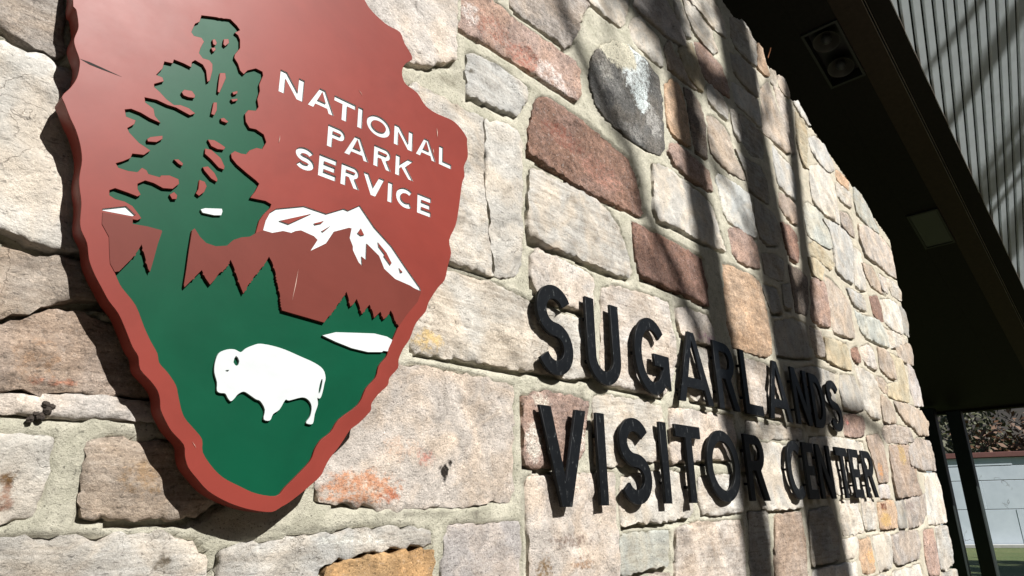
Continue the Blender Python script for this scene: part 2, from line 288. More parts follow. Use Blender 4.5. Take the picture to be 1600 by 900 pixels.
# ---------------------------------------------------------------- traced geometry (wall metres)
STONES=[
 ('pk',[(0.0266,0.8399),(0.1525,0.9278),(0.1818,0.7528),(0.1717,0.746),(0.0922,0.7539),(0.0425,0.7571)]),
 ('wc',[(0.0456,0.7408),(0.0959,0.7337),(0.1852,0.7327),(0.3073,0.7288),(0.3544,0.4067),(0.2389,0.4122),(0.1959,0.411),(0.1538,0.4177),(0.1073,0.4189)]),
 ('tn',[(0.1116,0.3969),(0.1587,0.391),(0.2079,0.3908),(0.2417,0.3955),(0.3776,0.389),(0.4029,0.3596),(0.2596,0.331),(0.2219,0.3105),(0.1778,0.2866),(0.1357,0.2708)]),
 ('tb',[(0.1391,0.2536),(0.1804,0.2725),(0.2243,0.2967),(0.2625,0.3137),(0.4004,0.3017),(0.4679,0.1971),(0.3665,0.1907),(0.2851,0.1879),(0.2201,0.1825),(0.1534,0.1786)]),
 ('pw',[(0.1546,0.1725),(0.2211,0.177),(0.2861,0.1821),(0.3674,0.1845),(0.4584,0.1873),(0.4779,0.1617),(0.3675,0.1527),(0.2831,0.1487),(0.2029,0.1501),(0.1588,0.1506)]),
 ('cr',[(0.1658,0.1143),(0.2092,0.1153),(0.2553,0.1183),(0.2735,0.1166),(0.2774,0.0843),(0.2775,0.0551),(0.2722,0.0211),(0.2687,0.0054),(0.2452,-0.0002),(0.2305,-0.0007),(0.1875,0.0011)]),
 ('tn',[(0.322,0.1167),(0.358,0.1228),(0.3916,0.1188),(0.5101,0.1257),(0.5762,0.0517),(0.4934,0.0015),(0.4235,-0.0012),(0.3324,0.0043),(0.3241,0.0135),(0.3233,0.0392),(0.3239,0.0672)]),
 ('wc',[(0.193,-0.0274),(0.235,-0.0251),(0.3123,-0.0256),(0.3628,-0.0238),(0.4462,-0.024),(0.4982,-0.0357),(0.5247,-0.0617),(0.5443,-0.1511),(0.2098,-0.115)]),
 ('lg',[(0.5488,-0.055),(0.6105,-0.0455),(0.6971,-0.0359),(0.8231,-0.026),(0.9519,-0.0272),(1.0087,-0.0392),(1.0165,-0.063),(0.9535,-0.0679),(0.8563,-0.0705),(0.766,-0.0819),(0.7398,-0.0982),(0.7325,-0.1714),(0.5551,-0.1522)]),
 ('oc',[(0.7542,-0.1081),(0.7585,-0.0927),(0.8567,-0.0777),(0.9709,-0.0763),(1.0186,-0.0735),(1.0181,-0.1274),(1.0095,-0.2012),(0.7486,-0.1731)]),
 ('lp',[(1.0642,-0.0275),(1.1598,-0.0272),(1.2968,-0.0216),(1.3067,-0.0756),(1.2996,-0.1479),(1.3035,-0.233),(1.0486,-0.2055),(1.0485,-0.1037),(1.0588,-0.0515)]),
 ('pk',[(0.7299,0.0218),(0.7249,0.0654),(0.7303,0.1385),(0.7433,0.2546),(0.8025,0.2958),(0.9206,0.3194),(1.0547,0.3258),(1.1838,0.3203),(1.2876,0.3112),(1.2817,0.1867),(1.2767,0.0915),(1.2703,0.0269),(1.1812,0.0212),(1.0407,0.0122),(0.9678,0.0141),(0.8835,0.011),(0.8052,0.0178)]),
 ('cr',[(0.9423,0.3749),(0.9441,0.4288),(0.9519,0.4774),(0.9697,0.5296),(1.0296,0.5741),(1.0592,0.585),(1.1393,0.5875),(1.198,0.5874),(1.2595,0.5799),(1.3854,0.5627),(1.5058,0.5563),(1.6444,0.559),(1.6367,0.4401),(1.6319,0.3881),(1.5677,0.3684),(1.4929,0.3627),(1.4089,0.3664),(1.3501,0.3622),(1.2072,0.3597),(1.096,0.36),(1.0339,0.3586),(0.956,0.3574)]),
 ('pw',[(1.3609,0.6341),(1.3692,0.703),(1.3929,0.7315),(1.5174,0.7302),(1.6691,0.7174),(1.6647,0.6345),(1.6535,0.5858),(1.5077,0.5846),(1.3869,0.5976)]),
 ('wc',[(1.3518,0.7541),(1.366,0.9073),(1.372,0.9868),(1.411,1.0017),(1.5353,0.9985),(1.7076,1.0127),(1.7971,0.9823),(1.851,0.9481),(1.8815,0.8768),(1.9052,0.7848),(1.8823,0.7603),(1.7179,0.7539),(1.5828,0.7582),(1.4288,0.7579)]),
 ('br',[(1.3684,1.0424),(1.3777,1.1317),(1.4162,1.252),(1.4557,1.2879),(1.5553,1.2985),(1.7152,1.2901),(1.8489,1.2686),(1.951,1.2564),(2.0057,1.1826),(2.0218,1.0527),(2.0021,1.0358),(1.8211,1.0246),(1.6375,1.0214),(1.5052,1.0308),(1.3977,1.0387)]),
 ('wc',[(0.9107,1.06),(1.043,1.065),(1.1393,1.0666),(1.1722,1.071),(1.1742,0.9803),(1.176,0.8602),(1.1949,0.7597),(1.1921,0.7189),(1.2038,0.6678),(1.2128,0.6019),(1.1743,0.6015),(1.094,0.6043),(1.0503,0.6051),(0.9275,0.6172),(0.8468,0.7251),(0.8381,0.895)]),
 ('wc',[(1.1799,1.0724),(1.2707,1.0935),(1.3211,1.0935),(1.34,1.0595),(1.3374,0.8972),(1.3345,0.7331),(1.3267,0.6624),(1.299,0.6229),(1.2349,0.6036),(1.2201,0.6037),(1.2112,0.6698),(1.1995,0.721),(1.2024,0.762),(1.1834,0.8629),(1.1818,0.9834)]),
 ('lg',[(1.1144,1.12),(1.109,1.2029),(1.1189,1.2608),(1.1394,1.2832),(1.2469,1.2958),(1.3806,1.2823),(1.3766,1.2566),(1.3566,1.2025),(1.3229,1.1548),(1.2998,1.1443),(1.1907,1.1331)]),
 ('pw',[(0.6998,1.3097),(1.0354,1.5438),(1.0641,1.469),(1.0776,1.3853),(1.0711,1.2916),(1.0695,1.2122),(1.0176,1.1844),(0.9773,1.1484),(0.9187,1.1293),(0.8269,1.1129)]),
 ('pb',[(1.0919,1.511),(1.0927,1.3945),(1.088,1.3461),(1.1033,1.3438),(1.1657,1.348),(1.2422,1.3493),(1.32,1.3514),(1.4112,1.3511),(1.5248,1.3516),(1.6289,1.3513),(1.6529,1.3811),(1.6619,1.492),(1.6419,1.5193),(1.5695,1.5123),(1.4346,1.5176),(1.3097,1.5199),(1.2452,1.5299),(1.1666,1.5607)]),
 ('pg',[(1.3041,1.6521),(1.3079,1.5643),(1.341,1.5518),(1.4361,1.5523),(1.5375,1.5584),(1.5857,1.5426),(1.6168,1.5736),(1.6681,1.6613),(1.7116,1.7678),(1.7539,1.8416),(1.7102,1.892),(1.5956,1.905)]),
 ('cr',[(1.7343,1.8472),(1.8289,1.8487),(1.8934,1.8509),(1.9659,1.8629),(1.9981,1.901),(2.0249,1.9657),(2.0421,2.0256),(2.0563,2.1355),(1.6712,1.8964)]),
 ('dg',[(1.7366,1.5645),(1.7714,1.6401),(1.8205,1.685),(1.9046,1.7562),(2.021,1.791),(2.1395,1.7862),(2.224,1.7503),(2.2352,1.6634),(2.2292,1.5358),(2.2168,1.4035),(2.1852,1.3612),(2.0726,1.3359),(1.9613,1.3346),(1.8579,1.3478),(1.7992,1.3621),(1.7513,1.391),(1.7255,1.4432),(1.7186,1.4942)]),
 ('cr',[(2.0302,1.8977),(2.0734,1.9723),(2.1338,2.0189),(2.1966,1.9993),(2.2708,1.9745),(2.2822,1.8828),(2.28,1.8383),(2.2564,1.8226),(2.1706,1.8288),(2.0977,1.8338),(2.0484,1.8571)]),
 ('tn',[(2.3145,1.948),(2.3601,2.022),(2.4244,1.9739),(2.5193,1.9545),(2.6083,1.9473),(2.6353,1.9),(2.5939,1.8794),(2.5021,1.8685),(2.3867,1.8608),(2.3322,1.8627)]),
 ('lp',[(2.0837,2.0484),(2.1435,2.1582),(2.3229,2.293),(2.3909,2.2632),(2.4794,2.207),(2.5266,2.1426),(2.5401,2.0589),(2.5012,2.0735),(2.3356,2.0394),(2.2557,2.0446),(2.1529,2.0475)]),
 ('gy',[(2.4516,2.3773),(2.5363,2.317),(2.5848,2.2515),(2.6009,2.178),(2.566,2.1579),(2.5053,2.156),(2.4677,2.2074)]),
 ('cr',[(2.5696,2.2994),(2.5584,2.4004),(2.6727,2.4338),(2.7287,2.389),(2.8515,2.3623),(2.8615,2.3158),(2.897,2.26),(2.8355,2.2064),(2.7269,2.2003),(2.6356,2.2245)]),
 ('cr',[(2.5887,2.3963),(2.7401,2.5661),(2.8825,2.6169),(2.978,2.5923),(3.0168,2.5096),(3.0205,2.4068),(2.8688,2.3764),(2.7451,2.4029)]),
 ('pb',[(2.6284,2.1599),(2.6936,2.1968),(2.8359,2.1793),(2.8968,2.1729),(2.9453,2.0848),(2.9469,2.0084),(2.9505,1.9948),(2.8435,1.9844),(2.7166,1.9806),(2.6601,2.014)]),
 ('yl',[(2.4509,2.0238),(2.5922,2.1357),(2.6257,2.0876),(2.6459,2.0065),(2.6777,1.95),(2.6518,1.8903),(2.5956,1.8874),(2.5098,1.9073)]),
 ('wc',[(2.7037,1.9521),(2.756,1.982),(2.8661,1.9654),(2.9129,1.9314),(2.899,1.8504),(2.8622,1.8412),(2.7516,1.852),(2.6958,1.8615)]),
 ('og',[(2.2802,1.7465),(2.349,1.8044),(2.4002,1.8136),(2.4315,1.7719),(2.4569,1.6707),(2.4595,1.5158),(2.4305,1.5101),(2.3484,1.5072),(2.2975,1.5165),(2.2677,1.553),(2.2685,1.6477)]),
 ('dk',[(2.4576,1.8186),(2.547,1.8284),(2.6112,1.7896),(2.6299,1.6809),(2.6099,1.5117),(2.573,1.5069),(2.493,1.5135),(2.4861,1.6178),(2.4715,1.7441)]),
 ('tn',[(2.6601,1.76),(2.7319,1.7963),(2.8497,1.7918),(2.9057,1.7435),(2.9109,1.6593),(2.9752,1.6132),(3.0062,1.5463),(2.8272,1.5218),(2.7074,1.5335),(2.6518,1.5617),(2.6555,1.6579)]),
 ('wc',[(2.9393,1.9249),(3.0047,1.9553),(3.0344,1.8773),(3.0189,1.7692),(2.9944,1.759),(2.9597,1.7885),(2.9421,1.855)]),
 ('pb',[(2.2463,1.4006),(2.2867,1.4565),(2.3678,1.4685),(2.4489,1.4638),(2.5443,1.4568),(2.6125,1.4441),(2.6224,1.3577),(2.5659,1.344),(2.4572,1.3422),(2.3755,1.3426),(2.2753,1.3644)]),
 ('wc',[(2.1067,1.2871),(2.162,1.3085),(2.2619,1.3177),(2.3896,1.3054),(2.5214,1.3003),(2.5966,1.2731),(2.6411,1.2096),(2.6879,1.0818),(2.5902,1.0728),(2.4257,1.064),(2.2708,1.066),(2.1057,1.0477),(2.0881,1.0795),(2.1013,1.1928)]),
 ('wh',[(2.6784,1.4394),(2.7051,1.4725),(2.8833,1.4807),(3.0062,1.4723),(3.0277,1.351),(3.0422,1.2565),(3.0164,1.2422),(2.9181,1.2398),(2.7569,1.2522),(2.7146,1.2835),(2.6933,1.373)]),
 ('rb',[(1.932,0.9855),(1.9785,0.9898),(2.1101,0.9907),(2.2519,0.9917),(2.3995,0.9912),(2.4525,0.9885),(2.4674,0.8852),(2.4549,0.7834),(2.411,0.7768),(2.316,0.7883),(2.2179,0.7847),(2.0811,0.786),(1.9539,0.7873),(1.9348,0.855)]),
 ('pb',[(2.7366,1.1983),(2.8178,1.2389),(2.9799,1.2382),(3.0387,1.1983),(3.034,1.0912),(2.9955,1.0815),(2.875,1.0665),(2.7901,1.0663),(2.7521,1.0902)]),
 ('og',[(2.6399,1.0117),(2.7296,1.0289),(2.9517,1.0288),(3.0087,1.0106),(3.027,0.8909),(3.0258,0.7361),(3.0015,0.6629),(2.9388,0.6386),(2.7195,0.6337),(2.6302,0.6333),(2.6127,0.7211),(2.614,0.8624)]),
 ('pw',[(1.7138,0.6799),(1.7851,0.7097),(1.9818,0.7244),(2.1374,0.7242),(2.1441,0.6347),(2.1677,0.5904),(2.1632,0.518),(2.1006,0.4169),(2.0408,0.3655),(1.8533,0.3686),(1.6953,0.3685),(1.6868,0.4475)]),
 ('pk',[(2.1865,0.717),(2.3251,0.7352),(2.4383,0.7342),(2.4744,0.6823),(2.4686,0.6126),(2.374,0.6101),(2.2076,0.607),(2.1842,0.6544)]),
 ('cr',[(2.2153,0.5741),(2.4209,0.5894),(2.5751,0.5763),(2.6056,0.4773),(2.5726,0.3758),(2.4237,0.3815),(2.2321,0.3788),(2.182,0.4267)]),
 ('pk',[(2.6971,0.597),(2.928,0.605),(3.0499,0.5984),(3.041,0.4713),(3.0428,0.3769),(2.8872,0.3777),(2.6486,0.3829),(2.6414,0.4816)]),
 ('pb',[(1.3193,0.291),(1.4062,0.3126),(1.5185,0.3122),(1.6152,0.3092),(1.6032,0.2444),(1.5784,0.17),(1.5479,0.1227),(1.4763,0.1134),(1.3958,0.1092),(1.3181,0.1131)]),
 ('cr',[(1.6322,0.3224),(1.7429,0.34),(1.8859,0.3346),(2.014,0.328),(2.0223,0.2559),(1.9892,0.1542),(1.8583,0.1393),(1.7184,0.1249),(1.6228,0.1235)]),
 ('pk',[(1.3259,0.0612),(1.3342,0.085),(1.4211,0.0935),(1.6206,0.1002),(1.713,0.1063),(1.7087,0.0121),(1.7062,-0.0929),(1.6911,-0.2748),(1.3286,-0.2357),(1.3285,-0.1209),(1.3284,-0.0009)]),
 ('cr',[(1.7583,0.0963),(1.8545,0.112),(2.0075,0.1223),(2.1873,0.1168),(2.1694,-0.0114),(2.1407,-0.0253),(1.9804,-0.0361),(1.8332,-0.0385),(1.7379,-0.0434),(1.738,0.0119)]),
 ('gg',[(1.7272,-0.0781),(1.7481,-0.0666),(1.9759,-0.0628),(1.9983,-0.0673),(1.9859,-0.1593),(1.973,-0.1678),(1.8487,-0.1722),(1.7343,-0.178),(1.7163,-0.1683)]),
 ('tn',[(1.7318,-0.1981),(1.9736,-0.1862),(1.9713,-0.305),(1.6911,-0.2748)]),
 ('pk',[(2.0364,-0.0743),(2.0596,-0.0575),(2.1838,-0.0466),(2.5228,-0.0431),(2.5326,-0.0839),(2.5283,-0.1725),(2.484,-0.3603),(1.9861,-0.3066)]),
 ('wc',[(2.2251,0.1048),(2.4101,0.1181),(2.5398,0.1142),(2.5304,-0.016),(2.326,-0.0242),(2.2201,-0.0225),(2.2091,0.03)]),
 ('gy',[(2.584,-0.0189),(2.758,-0.0164),(2.742,-0.1377),(2.6671,-0.38),(2.5294,-0.3652),(2.5535,-0.1959)]),
 ('cr',[(2.7223,0.252),(2.9485,0.265),(3.1383,0.2476),(3.1291,0.1113),(3.135,-0.0022),(2.9175,-0.0107),(2.7127,-0.0086),(2.6929,0.0785)]),
 ('tb',[(2.8258,-0.0344),(3.1131,-0.0206),(3.1025,-0.1532),(3.0727,-0.2776),(2.9953,-0.4154),(2.7285,-0.3867),(2.7679,-0.1858)]),
 ('gy',[(3.1872,-0.0188),(3.4648,-0.0018),(3.5134,-0.1144),(3.4874,-0.2366),(3.2879,-0.2436),(3.1307,-0.2414),(3.1559,-0.1295)]),
 ('wc',[(3.1365,-0.2621),(3.5283,-0.2584),(3.6975,-0.2631),(3.6227,-0.4831),(3.0679,-0.4233)]),
 ('cr',[(3.6156,0.021),(3.8656,0.0268),(3.8755,-0.0639),(3.8792,-0.1288),(3.7271,-0.1389),(3.5813,-0.1367),(3.5866,-0.0731)]),
 ('wc',[(3.9299,0.0332),(4.1326,0.0333),(4.1461,-0.0362),(4.1148,-0.1234),(3.9839,-0.1259),(3.9161,-0.1176),(3.9143,-0.049)]),
 ('og',[(4.1969,0.0098),(4.4831,0.0264),(4.4885,-0.0405),(4.4696,-0.1235),(4.3203,-0.1261),(4.1587,-0.1247)]),
 ('gy',[(4.5396,0.0157),(4.7061,0.0263),(4.697,-0.0431),(4.6619,-0.1287),(4.5023,-0.1313),(4.5271,-0.0586)]),
 ('pg',[(4.7611,0.0263),(4.9741,0.0415),(5.2197,0.0581),(5.1643,-0.049),(5.0287,-0.1198),(4.7674,-0.1353),(4.7155,-0.1302),(4.7379,-0.0436)]),
 ('wc',[(5.3276,0.1906),(5.6358,0.207),(5.6839,0.1164),(5.6779,-0.0128),(5.6876,-0.1232),(5.3946,-0.1287),(5.1669,-0.1232),(5.2286,-0.01)]),
 ('wc',[(3.5554,-0.1529),(3.7692,-0.1493),(3.7625,-0.1966),(3.6915,-0.2397),(3.5808,-0.242),(3.5573,-0.2012)]),
 ('og',[(3.7769,-0.1705),(3.9557,-0.1561),(3.9615,-0.2518),(3.9595,-0.3244),(3.7785,-0.3234),(3.7575,-0.2405)]),
 ('cr',[(4.0071,-0.158),(4.282,-0.1482),(4.2825,-0.237),(4.2267,-0.3207),(4.0326,-0.3264),(4.0126,-0.2546)]),
 ('pg',[(4.3156,-0.1693),(4.5535,-0.1502),(4.8968,-0.1537),(4.9092,-0.2314),(4.8341,-0.3072),(4.6335,-0.313),(4.3823,-0.3211),(4.2968,-0.2865)]),
 ('pb',[(5.0287,-0.1577),(5.2556,-0.1528),(5.2574,-0.2464),(5.2238,-0.3784),(5.1951,-0.429),(4.9566,-0.4117),(4.953,-0.3066)]),
 ('lg',[(5.3275,-0.147),(5.6682,-0.1437),(5.6663,-0.2641),(5.625,-0.3841),(5.3644,-0.4106),(5.2583,-0.3958),(5.2893,-0.2672)]),
 ('cr',[(4.2348,-0.3435),(4.8236,-0.3386),(4.8413,-0.4069),(4.7379,-0.6034),(4.1166,-0.5364)]),
 ('gy',[(5.2609,-0.43),(5.6448,-0.4216),(5.6181,-0.5427),(5.5599,-0.692),(5.0412,-0.6361)]),
 ('cr',[(3.7322,-0.3372),(4.1628,-0.3479),(4.0647,-0.5308),(3.6487,-0.4859)]),
 ('tb',[(4.6128,0.3379),(5.0622,0.3784),(5.1514,0.3543),(5.1666,0.2314),(5.1683,0.0538),(4.8339,0.0488),(4.5648,0.0336),(4.5715,0.1388)]),
 ('pg',[(5.0716,0.3502),(5.3221,0.4317),(5.7023,0.4326),(5.693,0.315),(5.6929,0.2305),(5.3485,0.2162),(5.0341,0.2392)]),
 ('tb',[(4.207,0.3694),(4.4646,0.4045),(4.5246,0.3407),(4.5037,0.2102),(4.4739,0.1261),(4.276,0.1193),(4.2668,0.2378),(4.2273,0.3066)]),
 ('lp',[(4.2674,0.1053),(4.477,0.1118),(4.4526,0.037),(4.2575,0.0334)]),
 ('pg',[(4.5846,0.4547),(4.8594,0.4832),(5.1393,0.4833),(5.2041,0.4032),(4.9998,0.3749),(4.5853,0.3554),(4.5225,0.397)]),
 ('tn',[(4.9088,0.6394),(5.2815,0.6549),(5.6087,0.6452),(5.7435,0.5687),(5.6581,0.4662),(5.3744,0.4566),(5.2621,0.5008),(5.1168,0.5154),(4.9461,0.5889)]),
 ('tn',[(4.6588,0.6543),(4.8334,0.6318),(4.9005,0.5641),(4.8982,0.4984),(4.7227,0.4848),(4.6028,0.4832),(4.6245,0.5791)]),
 ('cr',[(4.2478,0.788),(4.396,0.7813),(4.5603,0.7673),(4.6203,0.7183),(4.5964,0.5961),(4.5615,0.4992),(4.4068,0.4902),(4.2892,0.5322),(4.2685,0.6385)]),
 ('gy',[(3.9495,0.6918),(4.174,0.7135),(4.232,0.6344),(4.2549,0.5327),(4.1261,0.5027),(3.904,0.5),(3.8918,0.5961)]),
 ('pb',[(3.8821,0.4569),(4.0056,0.4779),(4.2123,0.4777),(4.2198,0.4313),(4.1741,0.3709),(3.991,0.3523),(3.8493,0.3533)]),
 ('cr',[(3.3414,0.3144),(3.8321,0.339),(4.1304,0.333),(4.1621,0.2338),(4.1414,0.0667),(3.784,0.0579),(3.4205,0.0472),(3.201,0.0327),(3.2268,0.1694)]),
 ('yl',[(3.7786,0.8747),(3.9011,0.8847),(4.1624,0.902),(4.1725,0.8154),(4.1576,0.7451),(4.034,0.7358),(3.8415,0.7379),(3.7485,0.7456)]),
 ('br',[(4.2278,0.8777),(4.3377,0.9109),(4.3592,0.843),(4.3554,0.8149),(4.249,0.8112),(4.22,0.8416)]),
 ('pw',[(4.4292,0.9257),(4.621,0.9775),(4.6857,0.9332),(4.6658,0.8138),(4.5393,0.8169),(4.4409,0.8391),(4.4226,0.8924)]),
 ('tn',[(4.7824,0.9825),(4.9685,0.9904),(5.0822,0.9634),(5.0886,0.8401),(5.095,0.8058),(4.9289,0.7979),(4.7584,0.8347)]),
 ('yl',[(5.0658,0.9833),(5.3397,0.9788),(5.3726,0.8449),(5.3303,0.6775),(5.0559,0.6628),(4.8298,0.6686),(4.7606,0.731),(4.9793,0.7656),(5.1478,0.7947)]),
 ('tn',[(4.6385,0.7692),(4.7744,0.7742),(4.8801,0.7452),(4.803,0.6698),(4.7036,0.6834),(4.6203,0.7183)]),
 ('lp',[(5.504,0.9791),(5.5862,0.9525),(5.6588,0.8426),(5.6538,0.7239),(5.6711,0.6789),(5.4506,0.6624),(5.4318,0.7695)]),
 ('tn',[(5.2632,1.0506),(5.4785,1.1283),(5.7037,1.1557),(5.6878,1.0642),(5.6412,0.9794),(5.4336,0.9737),(5.2729,0.9966)]),
 ('gg',[(4.4406,1.1666),(4.6153,1.1676),(4.9608,1.2041),(5.056,1.1261),(5.0625,1.0231),(4.7879,1.0136),(4.5659,1.0142),(4.4754,1.0523)]),
 ('cr',[(5.0328,1.1584),(5.2544,1.1754),(5.5179,1.1835),(5.617,1.1562),(5.2668,1.0559),(5.1291,1.0338),(5.0892,1.1091)]),
 ('wc',[(5.1001,1.3812),(5.3487,1.4351),(5.5649,1.4413),(5.5614,1.3398),(5.5068,1.1913),(5.2616,1.1861),(5.1131,1.2148),(5.1237,1.3011)]),
 ('gy',[(5.636,1.446),(5.7356,1.4151),(5.7395,1.3234),(5.6901,1.2083),(5.5684,1.207),(5.5883,1.33)]),
 ('br',[(4.8318,1.3367),(5.0325,1.3901),(5.0728,1.3142),(5.0626,1.2053),(4.9705,1.1969),(4.8525,1.2101)]),
 ('lg',[(4.351,1.2902),(4.5047,1.3082),(4.685,1.3134),(4.6924,1.2575),(4.6935,1.2137),(4.5683,1.1969),(4.4033,1.2092)]),
 ('tn',[(3.9736,1.2826),(4.0893,1.2825),(4.2559,1.2394),(4.3379,1.1745),(4.3068,0.9615),(4.1402,0.9446),(3.9574,0.9391),(3.9762,1.0873)]),
 ('pb',[(3.7182,1.1935),(3.8675,1.2487),(3.9494,1.2293),(3.9422,1.0802),(3.9284,0.9638),(3.781,0.9439),(3.6352,0.9523)]),
 ('yl',[(3.7382,1.3321),(3.8656,1.3582),(3.9769,1.3353),(3.9006,1.2334),(3.7553,1.2366)]),
 ('yl',[(3.7855,1.4233),(3.9187,1.4813),(4.0531,1.4575),(4.1671,1.4006),(4.0832,1.3379),(3.9679,1.3612),(3.7777,1.3582)]),
 ('gg',[(3.8215,1.6771),(3.8948,1.7351),(4.0848,1.7428),(4.2178,1.6979),(4.2108,1.5394),(4.1564,1.4944),(3.9689,1.4793),(3.8007,1.4833),(3.7999,1.5758)]),
 ('lg',[(4.1265,1.6911),(4.2975,1.7227),(4.5465,1.7677),(4.6843,1.7153),(4.6842,1.5941),(4.4917,1.3529),(4.3215,1.3467),(4.1947,1.3659),(4.2331,1.5156),(4.2131,1.6395)]),
 ('cr',[(4.7072,1.6608),(4.8173,1.6678),(4.8415,1.5421),(4.7874,1.3768),(4.6514,1.3459),(4.5545,1.3545)]),
 ('tn',[(4.8091,1.5806),(5.0663,1.6136),(5.1353,1.5577),(5.2834,1.4552),(5.1243,1.4438),(4.9233,1.445),(4.8422,1.4956)]),
 ('pk',[(4.9026,1.8964),(5.1303,1.9463),(5.5348,1.9724),(5.7176,1.9429),(5.7193,1.7911),(5.6939,1.6779),(5.5019,1.6677),(5.2033,1.6685),(4.9115,1.6648),(4.871,1.7645)]),
 ('cr',[(5.4009,1.6122),(5.6229,1.6241),(5.7013,1.5637),(5.6657,1.4883),(5.4581,1.4789),(5.3952,1.5301)]),
 ('pw',[(5.2062,1.5997),(5.3632,1.6031),(5.3199,1.4633),(5.2122,1.488)]),
 ('pg',[(4.5251,1.8732),(4.7013,1.9209),(4.7978,1.8787),(4.7554,1.7502),(4.6102,1.745),(4.5055,1.7598)]),
 ('gg',[(4.9718,2.2036),(5.1207,2.2141),(5.3053,2.1434),(5.4771,2.0362),(5.488,2.0017),(5.2135,1.9614),(4.9085,1.983),(4.9178,2.0769)]),
 ('cr',[(4.5421,2.0845),(4.7127,2.1213),(4.8269,2.1115),(4.7863,1.9829),(4.6654,1.977),(4.5331,1.9898)]),
 ('og',[(4.6059,2.2164),(4.7167,2.2333),(4.8756,2.231),(4.8463,2.1487),(4.7189,2.1335),(4.5831,2.1435)]),
 ('cr',[(4.0587,2.0306),(4.2499,2.1183),(4.4207,2.1363),(4.4827,2.063),(4.4651,1.9004),(4.4419,1.754),(4.3074,1.7437),(4.1471,1.7369),(3.9978,1.7615),(4.0049,1.8769)]),
 ('lg',[(4.1323,2.2591),(4.2949,2.3523),(4.4572,2.3466),(4.5365,2.2543),(4.5418,2.1871),(4.4271,2.1242),(4.2974,2.1225),(4.1485,2.1672)]),
 ('yl',[(3.9725,2.3914),(4.1109,2.3926),(4.1429,2.3111),(4.0516,2.1417),(3.9758,2.0075),(4.0224,1.9942),(3.9271,1.9887),(3.8878,2.1197)]),
 ('lg',[(3.9656,2.4544),(4.0628,2.5152),(4.1421,2.4698),(4.2267,2.4056),(4.172,2.3814),(4.0593,2.398)]),
 ('tn',[(3.416,2.283),(3.5514,2.4035),(3.5771,2.3716),(3.6326,2.2651),(3.7125,2.1469),(3.7343,1.9996),(3.657,1.9683),(3.5241,1.9767),(3.356,1.9872)]),
 ('pk',[(3.6414,2.4263),(3.7481,2.4335),(3.838,2.3845),(3.8515,2.2077),(3.8142,2.0319),(3.7586,1.9879),(3.7294,2.1411)]),
 ('og',[(3.5051,2.6516),(3.5473,2.6428),(3.5481,2.5602),(3.5783,2.4577),(3.5134,2.4243),(3.4183,2.428)]),
 ('cr',[(3.643,2.5417),(3.7176,2.5669),(3.7116,2.4939),(3.6527,2.4047),(3.6117,2.4204)]),
 ('pk',[(3.7744,2.5635),(3.8486,2.5778),(3.8922,2.5045),(3.8811,2.4471),(3.799,2.44),(3.7308,2.4665)]),
 ('lg',[(3.2853,2.6925),(3.3551,2.7025),(3.4152,2.6737),(3.3542,2.6701),(3.2976,2.6773)]),
 ('gy',[(3.1171,2.6043),(3.2429,2.658),(3.3393,2.6477),(3.4306,2.6094),(3.4027,2.433),(3.2542,2.41),(3.1324,2.4282),(3.0979,2.4723)]),
 ('gy',[(3.0452,2.3296),(3.1643,2.3739),(3.3612,2.3805),(3.3742,2.258),(3.3541,2.1931),(3.1931,2.1972),(3.0536,2.2197)]),
 ('lg',[(3.007,2.1277),(3.1423,2.1555),(3.3382,2.1687),(3.3295,2.0081),(3.3061,1.9855),(3.1773,2.0077),(3.0202,2.0128)]),
 ('gy',[(3.0563,1.9561),(3.1653,1.9667),(3.3119,1.9518),(3.3182,1.8431),(3.2994,1.7846),(3.1362,1.7388),(3.0425,1.7754)]),
 ('gy',[(2.933,1.6898),(3.0469,1.6884),(3.237,1.714),(3.2973,1.6529),(3.2743,1.51),(3.142,1.5087),(3.0383,1.5082),(3.028,1.5974)]),
 ('lg',[(3.4666,1.9362),(3.6088,1.9112),(3.7376,1.9069),(3.748,1.7846),(3.6966,1.6761),(3.5858,1.6741),(3.4591,1.6886),(3.444,1.7938)]),
 ('tb',[(3.4599,1.642),(3.6049,1.6528),(3.6787,1.6296),(3.6506,1.5094),(3.5921,1.499),(3.4768,1.5203),(3.4195,1.5511)]),
 ('br',[(3.4075,1.4454),(3.5352,1.466),(3.6215,1.4344),(3.5884,1.3033),(3.5606,1.2549),(3.4557,1.2529),(3.4148,1.3256)]),
 ('gy',[(3.0846,1.4675),(3.2073,1.4729),(3.3293,1.4578),(3.3718,1.368),(3.2924,1.28),(3.1719,1.246),(3.0833,1.272),(3.0677,1.3637)]),
 ('gy',[(3.0815,1.1733),(3.2389,1.216),(3.3484,1.2102),(3.3146,1.0933),(3.2285,1.0727),(3.0853,1.0713)]),
 ('dk',[(3.4206,1.204),(3.5709,1.2132),(3.6649,1.1994),(3.6151,1.0126),(3.5651,0.9563),(3.4232,0.9454),(3.4233,1.0771)]),
 ('gy',[(3.2864,1.0592),(3.3893,1.0971),(3.3767,0.9974),(3.3498,0.9475),(3.2701,0.9478)]),
 ('gy',[(3.0283,1.0055),(3.2133,1.0288),(3.2255,0.932),(3.2404,0.9087),(3.095,0.8795),(3.0666,0.9469)]),
 ('gy',[(3.1181,0.8396),(3.3658,0.9036),(3.5433,0.9032),(3.5493,0.7908),(3.5406,0.7286),(3.3268,0.6966),(3.076,0.6743)]),
 ('pk',[(3.5865,0.9008),(3.7341,0.9028),(3.7456,0.8227),(3.7351,0.7576),(3.6148,0.7567),(3.576,0.8123)]),
 ('gy',[(3.5489,0.6862),(3.9009,0.6962),(3.7902,0.4894),(3.8368,0.4261),(3.4865,0.3825),(3.2419,0.3786),(3.2004,0.5485),(3.2771,0.6293)]),
